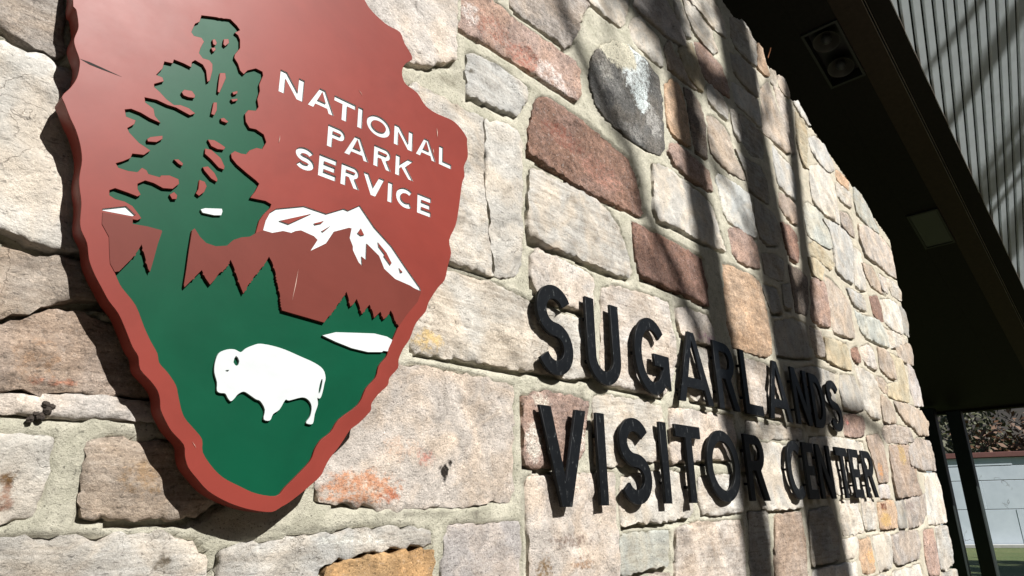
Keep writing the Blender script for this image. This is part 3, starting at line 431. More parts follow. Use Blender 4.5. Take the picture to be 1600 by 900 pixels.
 ('cr',[(2.6641,0.3352),(2.9747,0.3407),(3.2512,0.3439),(3.2532,0.2913),(2.8528,0.2727),(2.6505,0.268)]),
 ('pk',[(2.0726,0.3313),(2.2899,0.3401),(2.57,0.3452),(2.5706,0.2457),(2.5241,0.1755),(2.2323,0.1595),(2.0398,0.1459)]),
 ('gy',[(2.5998,0.2301),(2.6815,0.2344),(2.6779,0.1444),(2.635,0.1358),(2.5748,0.1413)]),
]
COL={'cr':(222,214,199),'wc':(226,220,208),'pk':(218,203,188),'lp':(210,200,195),'br':(158,122,106),'pb':(188,158,144),'dg':(112,111,108),'wh':(236,240,236),'og':(216,182,148),'oc':(192,152,96),'gy':(186,182,172),'gg':(198,202,190),'tn':(206,186,164),'pg':(188,175,164),'yl':(208,192,150),'dk':(150,132,118),'pw':(222,211,200),'lg':(205,204,198),'rb':(152,114,98),'tb':(196,170,148)}  # dk and many gy stones carry tree shade in their colour
SIGN_OUT=[(0.1694,0.8221),(0.1765,0.807),(0.1826,0.7873),(0.1849,0.7732),(0.1827,0.7528),(0.1858,0.7394),(0.1955,0.7196),(0.198,0.7047),(0.1977,0.6836),(0.1921,0.6625),(0.1838,0.6428),(0.1893,0.6312),(0.2009,0.6094),(0.2107,0.5938),(0.2207,0.5712),(0.2277,0.5451),(0.2287,0.517),(0.2316,0.4989),(0.2385,0.4734),(0.2416,0.4437),(0.2458,0.4286),(0.2567,0.4102),(0.2634,0.3853),(0.2738,0.3646),(0.2879,0.3436),(0.3007,0.3254),(0.3172,0.3078),(0.3322,0.2824),(0.3451,0.2586),(0.3556,0.2447),(0.3614,0.2249),(0.379,0.2087),(0.3916,0.1947),(0.3976,0.18),(0.4007,0.165),(0.4121,0.1457),(0.423,0.1314),(0.4435,0.1125),(0.4477,0.0955),(0.4551,0.0778),(0.4705,0.0612),(0.4916,0.0416),(0.5199,0.0266),(0.5484,0.0163),(0.5773,0.0099),(0.6068,0.0074),(0.6239,0.0158),(0.638,0.0232),(0.6652,0.043),(0.6958,0.0683),(0.7041,0.0834),(0.7136,0.1013),(0.7355,0.1285),(0.7551,0.1577),(0.7735,0.1715),(0.795,0.1923),(0.8022,0.2019),(0.803,0.215),(0.8193,0.2363),(0.8409,0.2561),(0.8451,0.2728),(0.8658,0.2962),(0.8667,0.3144),(0.8777,0.3401),(0.8943,0.3643),(0.9108,0.4038),(0.9375,0.436),(0.9463,0.4608),(0.9724,0.5009),(0.9937,0.5266),(1.0032,0.5648),(1.013,0.6005),(1.0063,0.6322),(1.0268,0.6775),(1.037,0.728),(1.0474,0.7998),(1.0562,0.825),(1.0538,0.8519),(1.0672,0.8853),(1.0648,0.9224),(1.0624,0.9426),(1.0349,0.9634),(1.0079,0.9705),(0.9579,0.9668),(0.922,0.9726),(0.8945,0.9967),(0.8601,1.0037),(0.8476,1.0196),(0.8467,1.0415),(0.8558,1.0632),(0.8751,1.085),(0.8705,1.0997),(0.8494,1.1207),(0.8344,1.1449),(0.799,1.1434),(0.7662,1.1504),(0.7412,1.1616),(0.7274,1.1757)]
RIM_L=[(0.3016,0.3736),(0.308,0.3622),(0.3163,0.3502),(0.3398,0.3263),(0.357,0.2943),(0.3698,0.2731),(0.3832,0.2541),(0.3883,0.239),(0.4031,0.2253),(0.4188,0.2062),(0.4253,0.1881),(0.4374,0.158),(0.4587,0.1369),(0.472,0.1223),(0.4757,0.1019),(0.4943,0.0791),(0.5156,0.0622),(0.5447,0.0493),(0.5743,0.038),(0.6125,0.034),(0.6269,0.0481),(0.6499,0.0706),(0.6736,0.0962),(0.6811,0.1173),(0.6931,0.1356),(0.7126,0.1511),(0.7291,0.1767),(0.7711,0.2093),(0.7873,0.2432),(0.8095,0.2683),(0.8162,0.2934),(0.8346,0.3166),(0.8388,0.3339),(0.8495,0.3567),(0.8603,0.3814),(0.8635,0.3877)]
CON_R=[(0.8635,0.3877),(0.8509,0.3998),(0.8469,0.4105),(0.8397,0.4192),(0.8303,0.403),(0.8223,0.3957),(0.8132,0.411),(0.8054,0.4023),(0.7976,0.3938),(0.7936,0.407),(0.7847,0.4207),(0.7772,0.4107),(0.767,0.3961),(0.7595,0.414),(0.7524,0.4265),(0.7454,0.4139),(0.7382,0.4068),(0.7323,0.4249),(0.7269,0.4362),(0.7188,0.4219),(0.708,0.4046),(0.6988,0.3879),(0.6882,0.3738),(0.6805,0.3618)]
CON_M=[(0.5895,0.3684),(0.5827,0.3986),(0.5772,0.4139),(0.5694,0.4403),(0.5611,0.4576),(0.5536,0.4673),(0.5485,0.4544),(0.5399,0.4393),(0.5293,0.4215),(0.5192,0.4017),(0.5126,0.3843),(0.5052,0.3972),(0.4973,0.4137),(0.4894,0.4303),(0.4821,0.442),(0.475,0.4229),(0.4647,0.4118),(0.4584,0.3983),(0.4518,0.3872),(0.4428,0.3969),(0.4344,0.4103),(0.427,0.399),(0.418,0.3851),(0.41,0.3728)]
TRUNK_R=[(0.4083,0.377),(0.4087,0.4062),(0.4084,0.4415),(0.4091,0.4778)]
FOL_BR=[(0.4129,0.4826),(0.4235,0.4699),(0.4358,0.4613),(0.4531,0.46),(0.4733,0.4669),(0.4835,0.4812),(0.4971,0.4902),(0.5125,0.496),(0.5238,0.5071)]
TREE_R=[(0.5274,0.5332),(0.5348,0.5489),(0.5461,0.5661),(0.5479,0.5748),(0.5357,0.5776),(0.5165,0.5751),(0.5052,0.5739),(0.5136,0.5903),(0.5194,0.6087),(0.5125,0.613),(0.4923,0.6219),(0.4723,0.632),(0.4613,0.6412),(0.4591,0.6498),(0.4656,0.6579),(0.4782,0.6575),(0.488,0.6601),(0.4933,0.6706),(0.5064,0.6816),(0.5181,0.6835),(0.5242,0.7018),(0.5173,0.7161),(0.5009,0.7205),(0.4881,0.7178),(0.4792,0.7281),(0.4761,0.7439),(0.4814,0.755),(0.4966,0.7606),(0.5008,0.7713),(0.4964,0.787),(0.4996,0.8078),(0.4968,0.8214),(0.5024,0.8455),(0.5002,0.8535),(0.4865,0.854),(0.4706,0.8411),(0.464,0.8287),(0.4557,0.8333),(0.4504,0.8454),(0.4415,0.8555),(0.4419,0.8632),(0.4501,0.8828),(0.4479,0.9015),(0.4431,0.9094),(0.4363,0.9116),(0.4455,0.9232),(0.4382,0.9297),(0.4243,0.9368),(0.3904,0.9224),(0.3705,0.9134),(0.3689,0.8975),(0.3616,0.8887),(0.3573,0.8672),(0.3627,0.8616),(0.3767,0.8652),(0.3822,0.8596),(0.3797,0.8509),(0.3773,0.8409),(0.3763,0.8302),(0.3844,0.8231),(0.3962,0.8252),(0.403,0.8201),(0.4046,0.8066),(0.4027,0.7827),(0.3985,0.7778),(0.3932,0.8006),(0.3861,0.8097),(0.3715,0.8119),(0.3666,0.805),(0.3668,0.7938),(0.3528,0.7948),(0.3358,0.7941),(0.3348,0.7852),(0.3208,0.7818),(0.3197,0.7662),(0.3113,0.7484),(0.3221,0.7486),(0.3252,0.7421),(0.3108,0.7294),(0.3116,0.7232),(0.3221,0.7178),(0.3342,0.7091),(0.3481,0.7037),(0.3586,0.7087),(0.3733,0.7089),(0.3855,0.7037),(0.3773,0.6959),(0.3519,0.7002),(0.3378,0.6989),(0.3191,0.7005),(0.2996,0.6964),(0.302,0.6872),(0.3166,0.6811),(0.3205,0.6686),(0.3314,0.6593),(0.3142,0.6606),(0.298,0.6647),(0.2826,0.6652),(0.2734,0.6597),(0.2772,0.6476),(0.2924,0.647),(0.2915,0.6391),(0.2822,0.6275),(0.2862,0.6206),(0.3032,0.608),(0.3227,0.6011),(0.3142,0.589),(0.2966,0.5844),(0.295,0.5753),(0.2847,0.5652),(0.2751,0.5579),(0.28,0.5514),(0.2947,0.5511),(0.3091,0.5542),(0.3147,0.5647),(0.3221,0.5627),(0.326,0.5569),(0.3446,0.5577),(0.3461,0.5619),(0.3592,0.5668),(0.3746,0.565),(0.3767,0.5571),(0.3677,0.5439),(0.3523,0.5396),(0.3361,0.5436),(0.3228,0.5436),(0.3122,0.5337),(0.3135,0.5246),(0.3197,0.5161),(0.3155,0.5111),(0.3004,0.5129),(0.2809,0.5142),(0.2733,0.508),(0.2746,0.4993),(0.2837,0.4956),(0.2981,0.4958),(0.3104,0.4918),(0.322,0.4805),(0.3267,0.475),(0.3215,0.4699),(0.3109,0.4688)]
FOL_BL=[(0.315,0.4609),(0.3375,0.4632),(0.3599,0.463)]
TRUNK_L=[(0.3612,0.461),(0.3575,0.4366),(0.3552,0.4096),(0.3525,0.3863)]
CON_L=[(0.3525,0.3863),(0.3489,0.391),(0.341,0.4115),(0.3333,0.4298),(0.3293,0.4173),(0.322,0.4008),(0.3144,0.3878),(0.3077,0.3762),(0.3016,0.3736)]
WPATCH=[(0.4191,0.5217),(0.4265,0.5266),(0.4557,0.535),(0.4574,0.5304),(0.4561,0.5223),(0.4436,0.5183),(0.4232,0.5167)]
HILLL_RIM=[(0.3016,0.3736),(0.2932,0.3856),(0.2904,0.3979),(0.2846,0.4292),(0.2716,0.4475),(0.2694,0.4669),(0.3134,0.4719)]
SNOWL=[(0.2684,0.4733),(0.3011,0.4887),(0.3174,0.4778),(0.313,0.4741),(0.2689,0.4701)]
SNOW_TOP=[(0.5369,0.5163),(0.5399,0.5371),(0.5471,0.5569),(0.5592,0.569),(0.6165,0.5935),(0.668,0.5932),(0.7079,0.6179),(0.7191,0.6171),(0.7469,0.6384),(0.7877,0.5994),(0.8361,0.5675),(0.8734,0.5314),(0.919,0.4902),(0.923,0.4818)]
SNOW_BOT=[(0.9007,0.4844),(0.8896,0.4879),(0.8483,0.4933),(0.8181,0.5097),(0.8031,0.5357),(0.7702,0.555),(0.7708,0.5168),(0.7591,0.5224),(0.762,0.5013),(0.752,0.5074),(0.7361,0.5307),(0.7355,0.5393),(0.7265,0.5557),(0.7297,0.5787),(0.7233,0.5783),(0.6889,0.5591),(0.6731,0.5288),(0.6592,0.5179),(0.6387,0.5025),(0.6523,0.5299),(0.6431,0.5356),(0.6142,0.5395),(0.6034,0.5349),(0.5944,0.5281),(0.5768,0.5269),(0.5552,0.5164)]
HILLR_RIM=[(0.9231,0.4803),(0.9128,0.4537),(0.8833,0.4177),(0.8635,0.3877)]
BISON=[(0.5188,0.2773),(0.5091,0.2804),(0.4956,0.2782),(0.482,0.2693),(0.4774,0.2518),(0.4784,0.2352),(0.4847,0.2195),(0.4864,0.2054),(0.4924,0.2017),(0.5013,0.2016),(0.5066,0.1944),(0.5128,0.1896),(0.5189,0.1957),(0.5238,0.2029),(0.5336,0.2085),(0.5446,0.204),(0.5572,0.1975),(0.5658,0.1949),(0.5757,0.1811),(0.5751,0.1641),(0.5873,0.1629),(0.5923,0.1746),(0.6038,0.1837),(0.6134,0.2021),(0.6211,0.2017),(0.6464,0.2102),(0.66,0.2068),(0.6677,0.1956),(0.6666,0.1775),(0.6596,0.1663),(0.6612,0.1629),(0.6731,0.1638),(0.6757,0.1819),(0.6809,0.2005),(0.6786,0.2124),(0.6828,0.2116),(0.6866,0.2157),(0.6897,0.2283),(0.6915,0.2409),(0.6933,0.2536),(0.6865,0.269),(0.6675,0.2789),(0.6369,0.2869),(0.6031,0.2952),(0.5773,0.2984),(0.5549,0.2983),(0.5431,0.294),(0.5296,0.2859),(0.5233,0.2791)]
LAKE=[(0.6797,0.3356),(0.7092,0.3473),(0.754,0.354),(0.8011,0.3609),(0.8341,0.3597),(0.8478,0.355),(0.839,0.3283),(0.8258,0.3277),(0.8227,0.3244),(0.7875,0.319),(0.7486,0.3209),(0.7107,0.3279)]
ISL=[[(0.3966,0.8722),(0.401,0.8762),(0.4055,0.8699),(0.4039,0.863),(0.3989,0.8632)],[(0.3965,0.853),(0.4032,0.8582),(0.4051,0.8534),(0.4009,0.8467)],[(0.4175,0.8856),(0.4258,0.8904),(0.428,0.8826),(0.4217,0.8715),(0.4176,0.8737)],[(0.4192,0.8084),(0.4286,0.8133),(0.4311,0.8029),(0.4231,0.7659),(0.4193,0.7669),(0.4187,0.7923)],[(0.3573,0.7351),(0.3609,0.7423),(0.3742,0.7461),(0.3809,0.7397),(0.3804,0.734),(0.3705,0.7306),(0.3614,0.7303)],[(0.4465,0.7788),(0.4559,0.7863),(0.4565,0.7808),(0.4496,0.7745)],[(0.4459,0.7627),(0.4578,0.7698),(0.4582,0.7657),(0.4501,0.759)],[(0.4151,0.7409),(0.4209,0.7437),(0.4228,0.7278),(0.4195,0.7152),(0.4135,0.7152)],[(0.4318,0.7138),(0.4375,0.7178),(0.4466,0.7135),(0.4434,0.7093),(0.4336,0.7091)],[(0.3148,0.6203),(0.3192,0.626),(0.3378,0.6365),(0.3386,0.6304),(0.3304,0.6206),(0.3164,0.616)],[(0.4143,0.6611),(0.4257,0.6646),(0.4381,0.6616),(0.447,0.6585),(0.4453,0.6524),(0.4336,0.649),(0.4215,0.6507)],[(0.3623,0.5994),(0.3696,0.6023),(0.3779,0.5979),(0.3775,0.5926),(0.3707,0.5938)],[(0.412,0.6415),(0.4224,0.6431),(0.4415,0.6334),(0.4504,0.6195),(0.45,0.6126),(0.4404,0.6129),(0.4248,0.6241),(0.4122,0.631)],[(0.4122,0.6034),(0.4209,0.6081),(0.4337,0.5998),(0.4408,0.5894),(0.4403,0.584),(0.4294,0.5865),(0.4152,0.5981)],[(0.4099,0.5767),(0.4191,0.5762),(0.4235,0.5688),(0.4205,0.5562),(0.4127,0.5459),(0.4066,0.5489),(0.4099,0.5589)],[(0.3641,0.5315),(0.3706,0.5387),(0.3765,0.5346),(0.3764,0.5272),(0.3692,0.5248)]]
SNOW_ISL=[[(0.5682,0.546),(0.6334,0.582),(0.5873,0.5451)],[(0.6422,0.5635),(0.6634,0.5758),(0.658,0.5684),(0.6439,0.5612)],[(0.6608,0.5522),(0.679,0.5691),(0.6707,0.5594),(0.6638,0.5516)],[(0.7461,0.5733),(0.7535,0.586),(0.7625,0.5737),(0.7545,0.5698)],[(0.7997,0.5664),(0.8158,0.5543),(0.823,0.5486),(0.8379,0.5283),(0.8347,0.523),(0.8166,0.5393),(0.818,0.5443),(0.8019,0.5579)],[(0.8594,0.5217),(0.8687,0.5149),(0.8634,0.5121)]]
BISON_H=[[(0.5127,0.2694),(0.5194,0.2612),(0.517,0.2517),(0.5094,0.2575)],[(0.4966,0.241),(0.5031,0.243),(0.5013,0.2394)],[(0.6852,0.2501),(0.6869,0.2466),(0.6853,0.2315),(0.6821,0.2201),(0.6803,0.2248),(0.6819,0.2398)]]
SIGN_LETTERS=[('N', 0.538, 0.5929, 0.8264, 0.8788), ('A', 0.6048, 0.6686, 0.8264, 0.8788), ('T', 0.6665, 0.7214, 0.8264, 0.8788), ('I', 0.728, 0.7417, 0.8264, 0.8788), ('O', 0.7528, 0.8189, 0.8264, 0.8788), ('N', 0.8301, 0.8855, 0.8264, 0.8788), ('A', 0.8964, 0.9589, 0.8264, 0.8788), ('L', 0.9689, 1.0098, 0.8264, 0.8788), ('P', 0.6568, 0.7021, 0.7491, 0.8013), ('A', 0.7002, 0.7635, 0.7491, 0.8013), ('R', 0.7764, 0.8255, 0.7491, 0.8013), ('K', 0.8374, 0.8911, 0.7491, 0.8013), ('S', 0.588, 0.6313, 0.6731, 0.7232), ('E', 0.6416, 0.6834, 0.6731, 0.7232), ('R', 0.6958, 0.7431, 0.6731, 0.7232), ('V', 0.7514, 0.8087, 0.6731, 0.7232), ('I', 0.8173, 0.8336, 0.6731, 0.7232), ('C', 0.8427, 0.8948, 0.6731, 0.7232), ('E', 0.9047, 0.9461, 0.6731, 0.7232)]
PATCHES=[(0.826,0.052,0.1162,0.0424,(0.507,0.256,0.152),0.6),(0.882,0.036,0.0489,0.0178,(0.422,0.163,0.09),0.6),(0.787,0.06,0.0208,0.0147,(0.464,0.188,0.131),0.5),(1.049,0.09,0.0135,0.0183,(0.022,0.016,0.012),1.2),(1.064,0.112,0.0079,0.0115,(0.022,0.016,0.012),1.1),(0.992,0.117,0.0331,0.0194,(0.513,0.256,0.204),0.5),(0.919,0.136,0.0691,0.0338,(0.518,0.383,0.295),0.4),(2.032,1.701,0.1295,0.172,(0.614,0.665,0.665),0.7),(2.062,1.579,0.0699,0.0967,(0.639,0.705,0.705),0.75),(1.889,1.729,0.2122,0.1091,(0.513,0.485,0.383),1.1),(2.144,1.498,0.0725,0.0837,(0.295,0.287,0.271),0.6),(1.83,1.467,0.0515,0.0529,(0.051,0.051,0.051),0.6),(1.822,1.575,0.0606,0.0604,(0.256,0.249,0.227),0.5),(1.967,1.376,0.1014,0.0416,(0.256,0.249,0.234),0.5),(0.454,-0.067,0.0157,0.0172,(0.172,0.144,0.107),0.8),(0.228,0.06,0.0165,0.0122,(0.158,0.09,0.038),0.7),(0.229,0.03,0.0193,0.0189,(0.256,0.152,0.107),0.6),(0.4,0.064,0.038,0.0295,(0.365,0.256,0.158),0.45),(0.422,0.04,0.0233,0.0138,(0.295,0.2,0.116),0.4),(0.266,0.2,0.0373,0.0087,(0.513,0.241,0.158),0.6),(0.235,0.233,0.0401,0.0384,(0.365,0.241,0.158),0.45),(1.221,1.42,0.1128,0.0674,(0.295,0.147,0.107),0.45),(1.366,1.386,0.1062,0.06,(0.32,0.141,0.103),0.5),(1.492,1.365,0.1363,0.0776,(0.577,0.507,0.474),0.5),(1.139,1.423,0.0476,0.0516,(0.565,0.507,0.474),0.5),(0.997,0.389,0.0587,0.0341,(0.626,0.464,0.227),0.6),(1.491,-0.076,0.1084,0.0223,(0.22,0.163,0.131),0.5),(1.383,-0.139,0.0393,0.0446,(0.256,0.172,0.096),0.5),(1.127,1.212,0.0203,0.0131,(0.158,0.144,0.119),0.6),(1.527,-0.133,0.0689,0.0189,(0.338,0.22,0.144),0.45),(0.802,-0.048,0.1033,0.0118,(0.698,0.705,0.652),0.4),(1.392,0.288,0.0481,0.0245,(0.571,0.513,0.433),0.6),(1.355,0.175,0.0407,0.058,(0.601,0.553,0.485),0.7),(1.554,0.204,0.0417,0.0632,(0.601,0.553,0.485),0.6),(1.547,1.17,0.1376,0.0545,(0.22,0.09,0.064),0.5),(1.755,1.118,0.1569,0.065,(0.347,0.181,0.136),0.5),(4.793,-0.007,0.1682,0.037,(0.256,0.204,0.188),0.5),(4.269,-0.078,0.1157,0.0462,(0.565,0.374,0.158),0.7),(4.276,-0.011,0.07,0.027,(0.158,0.051,0.027),0.7),(4.874,0.3,0.0884,0.0815,(0.518,0.365,0.158),0.55),(4.342,0.187,0.0607,0.0577,(0.553,0.287,0.131),0.6),(3.906,0.425,0.0526,0.0213,(0.565,0.22,0.188),0.8),(3.931,-0.25,0.08,0.0529,(0.626,0.365,0.158),0.5),(2.431,0.635,0.1647,0.0244,(0.338,0.188,0.256),0.35)]
MPATCHES=[(0.695,-0.018,0.0596,0.0102,(0.158,0.147,0.112),0.75),(1.156,-0.007,0.05,0.0128,(0.131,0.116,0.094),0.8),(0.977,0.001,0.1065,0.0092,(0.158,0.147,0.116),0.65),(0.319,-0.017,0.05,0.008,(0.131,0.116,0.086),0.8),(0.264,-0.018,0.0462,0.0069,(0.158,0.136,0.103),0.7),(0.758,-0.032,0.0226,0.0058,(0.067,0.074,0.067),0.9),(1.09,1.154,0.0389,0.0338,(0.256,0.241,0.188),0.6),(1.042,1.136,0.0467,0.0165,(0.158,0.141,0.103),0.6),(1.558,0.862,0.1995,0.0226,(0.256,0.241,0.188),0.4),(1.316,0.045,0.0096,0.0777,(0.188,0.181,0.147),0.6)]+[(4.9,0.9,2.3,3.2,(.50,.43,.34),.6)]
BIG=[('S', 1.363, 1.519, 0), ('U', 1.59, 1.762, 0), ('G', 1.845, 2.058, 0), ('A', 2.108, 2.36, 0), ('R', 2.404, 2.578, 0), ('L', 2.632, 2.8, 0), ('A', 2.86, 3.105, 0), ('N', 3.16, 3.345, 0), ('D', 3.385, 3.555, 0), ('S', 3.61, 3.79, 0), ('V', 1.362, 1.562, 1), ('I', 1.612, 1.651, 1), ('S', 1.722, 1.888, 1), ('I', 1.957, 1.997, 1), ('T', 2.055, 2.225, 1), ('O', 2.255, 2.512, 1), ('R', 2.575, 2.752, 1), ('C', 2.966, 3.15, 1), ('E', 3.165, 3.285, 1), ('N', 3.325, 3.505, 1), ('T', 3.585, 3.75, 1), ('E', 3.785, 3.925, 1), ('R', 3.985, 4.165, 1)]
SCRATCH=[[(0.5503,0.7274),(0.551,0.7189),(0.5493,0.7094),(0.5498,0.7184)],[(0.6159,0.4586),(0.6134,0.4249),(0.6085,0.3914),(0.6122,0.4247)],[(0.9588,0.9243),(0.9621,0.9118),(0.9616,0.8978),(0.9602,0.911)],[(0.9478,0.8611),(0.9508,0.8551),(0.9502,0.8477),(0.949,0.8544)],[(0.7254,0.9224),(0.7318,0.917),(0.7366,0.9108),(0.731,0.9166)],[(0.4559,0.1182),(0.4603,0.1134),(0.4634,0.1084),(0.4597,0.1133)]]
CRACK=[(0.1964,0.7201),(0.2103,0.7213),(0.2296,0.7201),(0.2596,0.7178),(0.2302,0.7166),(0.211,0.7166)]
MUD=(0.2521, 0.1461)
LEAF=(3.6107, 2.6127)
POSTS=[(11.9, -1.267), (12.0, -0.944)]
TREE2_BR=[([(2.345, 0.595), (2.253, 0.795), (2.167, 0.917), (2.032, 1.061), (1.974, 1.268), (1.805, 1.413), (1.666, 1.59), (1.567, 1.741), (1.387, 1.958)],7.5,.042,.03)]
TREE3_BR=[([(3.478, 0.268), (3.495, 0.519), (3.59, 0.867), (3.679, 1.21), (3.714, 1.529), (3.791, 1.97), (3.868, 2.385), (3.946, 2.936)],8.0,.11,.075),([(3.133, 1.806), (3.179, 2.285), (3.183, 2.587), (3.233, 3.077)],8.0,.17,.14),([(3.484, 0.376), (3.807, 0.484), (4.169, 0.481), (4.603, 0.402)],8.0,.06,.03),([(3.679, 1.21), (3.285, 0.944), (3.106, 0.719)],8.0,.05,.04),([(6.417, 2.73), (6.432, 2.815), (6.408, 2.885), (6.304, 2.999), (6.252, 3.09)],8.0,.055,.08),([(5.768, 2.986), (5.796, 3.031), (5.843, 3.082), (5.826, 3.145)],8.0,.035,.055)]
TREE4_BR=[([(7.533, 2.369), (7.345, 2.495), (7.286, 2.567), (7.311, 2.621), (7.098, 2.766)],8.5,.045,.06),([(8.625, 2.055), (8.293, 2.221), (8.075, 2.358)],8.5,.04,.06)]

# ---------------------------------------------------------------- stone wall
def wall_top(h): return 2.700 - .244*(h - 2.99)
def wall_end(v): return 5.80 + (v - 2.0)*.118 - .02
STEP_END = 5.70
def subdiv(poly, s, jit, seed):
    out = []
    for i, a in enumerate(poly):
        b = poly[(i+1) % len(poly)]; L = math.hypot(b[0]-a[0], b[1]-a[1]); k = max(1, int(round(L/s)))
        nx, ny = -(b[1]-a[1])/max(L, 1e-6), (b[0]-a[0])/max(L, 1e-6)
        for j in range(k):
            t = j/k; x = a[0]+(b[0]-a[0])*t; y = a[1]+(b[1]-a[1])*t
            d = jit*(1.1*noise.noise(Vector((x*38, y*38, seed))) + .8*noise.noise(Vector((x*95, y*95, seed+3))))
            out.append((x+nx*d, y+ny*d))
    return out
def chaikin(poly, q=.22):
    out = []
    for i, a in enumerate(poly):
        b = poly[(i+1) % len(poly)]
        out += [(a[0]+(b[0]-a[0])*q, a[1]+(b[1]-a[1])*q), (b[0]-(b[0]-a[0])*q, b[1]-(b[1]-a[1])*q)]
    return out
def pip(px, py, poly):
    inside = np.zeros(px.shape, bool); n_ = len(poly)
    for i in range(n_):
        x1, y1 = poly[i]; x2, y2 = poly[(i+1) % n_]
        if y1 == y2: continue
        c = ((y1 > py) != (y2 > py)) & (px < (x2-x1)*(py-y1)/(y2-y1)+x1)
        inside ^= c
    return inside
def edge_dist(px, py, poly):
    d = np.full(px.shape, 1e9)
    for i in range(len(poly)):
        x1, y1 = poly[i]; x2, y2 = poly[(i+1) % len(poly)]
        dx, dy = x2-x1, y2-y1; L = dx*dx+dy*dy+1e-12
        t = np.clip(((px-x1)*dx+(py-y1)*dy)/L, 0, 1)
        d = np.minimum(d, np.hypot(px-x1-t*dx, py-y1-t*dy))
    return d
def area(p): return .5*sum(p[i][0]*p[(i+1) % len(p)][1]-p[(i+1) % len(p)][0]*p[i][1] for i in range(len(p)))
ROT = (math.pi/2, 0, 0)
def tint_at(x, y, lst):
    best = (0, 0, 0, 0)
    for (cx, cy, rx, ry, col, st) in lst:
        q = ((x-cx)/rx)**2+((y-cy)/ry)**2
        if q < 1:
            a = st*min(1, (1-q)*1.5)
            if a > best[3]: best = (*col, a)
    return best
def build_stone(poly, col, idx, parent, prot, lump, traced=True, code='tn'):
    poly = list(poly)
    if area(poly) < 0: poly.reverse()
    xs = [p[0] for p in poly]; ys = [p[1] for p in poly]
    cx, cy = sum(xs)/len(xs), sum(ys)/len(ys)
    size = math.sqrt(abs(area(poly)))
    s = .011 if cx < 1.7 else (.014 if cx < 3 else .018)
    if size < .10: s *= .8
    ax = .002 + max(0, cx-1.6)*.0065; ay = .002
    nP = len(poly); ex = []
    for i in range(nP):
        a = poly[i-1]; b = poly[(i+1) % nP]; L = math.hypot(b[0]-a[0], b[1]-a[1]) or 1
        ex.append((poly[i][0]+(b[1]-a[1])/L*ax, poly[i][1]-(b[0]-a[0])/L*ay))
    if traced: poly = ex
    base = chaikin(poly, .07)
    out = subdiv(base, s, min(.0075, .045*size), idx*1.7)
    o_np = out
    gx = np.arange(min(xs)-s, max(xs)+s, s); gy = np.arange(min(ys)-s, max(ys)+s, s)
    X, Y = np.meshgrid(gx, gy); X = X + (np.arange(len(gy)) % 2)[:, None]*s*.5
    X = X.ravel(); Y = Y.ravel()
    r2 = np.random.RandomState(idx); X = X + (r2.rand(len(X))-.5)*s*.35; Y = Y + (r2.rand(len(Y))-.5)*s*.35
    k = pip(X, Y, o_np); X, Y = X[k], Y[k]
    if len(X):
        d = edge_dist(X, Y, o_np); k = d > s*.75; X, Y, D = X[k], Y[k], d[k]
    else: D = np.array([])
    # shoulder ring
    ring = []
    nO = len(out); inset = .0045
    for i in range(nO):
        a = out[i-1]; b = out[(i+1) % nO]; tx, ty = b[0]-a[0], b[1]-a[1]; L = math.hypot(tx, ty)+1e-9
        ring.append((out[i][0]-ty/L*inset, out[i][1]+tx/L*inset))
    RX = np.array([p[0] for p in ring]); RY = np.array([p[1] for p in ring])
    k = pip(RX, RY, o_np); RX, RY = RX[k], RY[k]; rd = edge_dist(RX, RY, o_np); k = rd > inset*.7; RX, RY, rd = RX[k], RY[k], rd[k]
    pts2 = [Vector(p) for p in out] + [Vector((x, y)) for x, y in zip(RX, RY)] + [Vector((x, y)) for x, y in zip(X, Y)]
    dist = [0.0]*nO + list(rd) + list(D)
    ov, oe, of, *_ = delaunay_2d_cdt(pts2, [(i, (i+1) % nO) for i in range(nO)], [list(range(nO))], 1, 1e-6)
    rr = random.Random(idx*13+5)
    tx, ty = rr.uniform(-.03, .03), rr.uniform(-.045, .03)
    verts = []; tints = []
    lookup = {}
    for p, dd in zip(pts2, dist): lookup[(round(p.x, 5), round(p.y, 5))] = dd
    amp = lump; qs = (1.5, .75) if cx > 3.0 else (1, 1); FK = rr.uniform(8, 14)
    for p in ov:
        dd = lookup.get((round(p.x, 5), round(p.y, 5)), .01)
        e = math.exp(-dd/.0028)*(.25+1.9*max(0, noise.noise(Vector((p.x*26, p.y*26, idx)))+.25))
        z = prot - (.0042 if cx < 2.6 else .003)*e + (p.x-cx)*tx + (p.y-cy)*ty
        f = min(1, dd/.009)
        q = Vector((p.x*1.5, p.y*.75, idx*3.1)) if cx > 3.0 else Vector((p.x, p.y, idx*3.1))
        vd_, vp_ = noise.voronoi(q*FK)
        cp = vp_[0]/FK; hq = cp*37.0
        z += f*max(-.0045, min(.0055, (p.x*qs[0]-cp.x)*noise.noise(hq)*.17 + (p.y*qs[1]-cp.y)*(noise.noise(hq+Vector((9, 4, 2)))*.19)))*(1 if cx < 3.4 else .6)
        z += f*amp*(noise.fractal(q*9, .9, 2.1, 3)*.8 + noise.noise(q*34)*.35) + .0018*noise.noise(q*90)
        verts.append((p.x-cx, p.y-cy, z)); tints.append(tint_at(p.x, p.y, PATCHES))
    faces = [tuple(f) for f in of]
    # side walls down into the mortar
    n0 = len(verts)
    bidx = {}
    cnt = {}
    for f in faces:
        for a, b in zip(f, f[1:]+f[:1]): cnt[(a, b)] = 1
    bnd = [(a, b) for (a, b) in cnt if (b, a) not in cnt]
    for a, b in bnd:
        for q in (a, b):
            if q not in bidx:
                bidx[q] = len(verts); x, y, z = verts[q]; verts.append((x*.995, y*.995, -.045)); tints.append((0, 0, 0, 0))
        faces.append((b, a, bidx[a], bidx[b]))
    me = bpy.data.meshes.new('stone'); me.from_pydata(verts, [], faces)
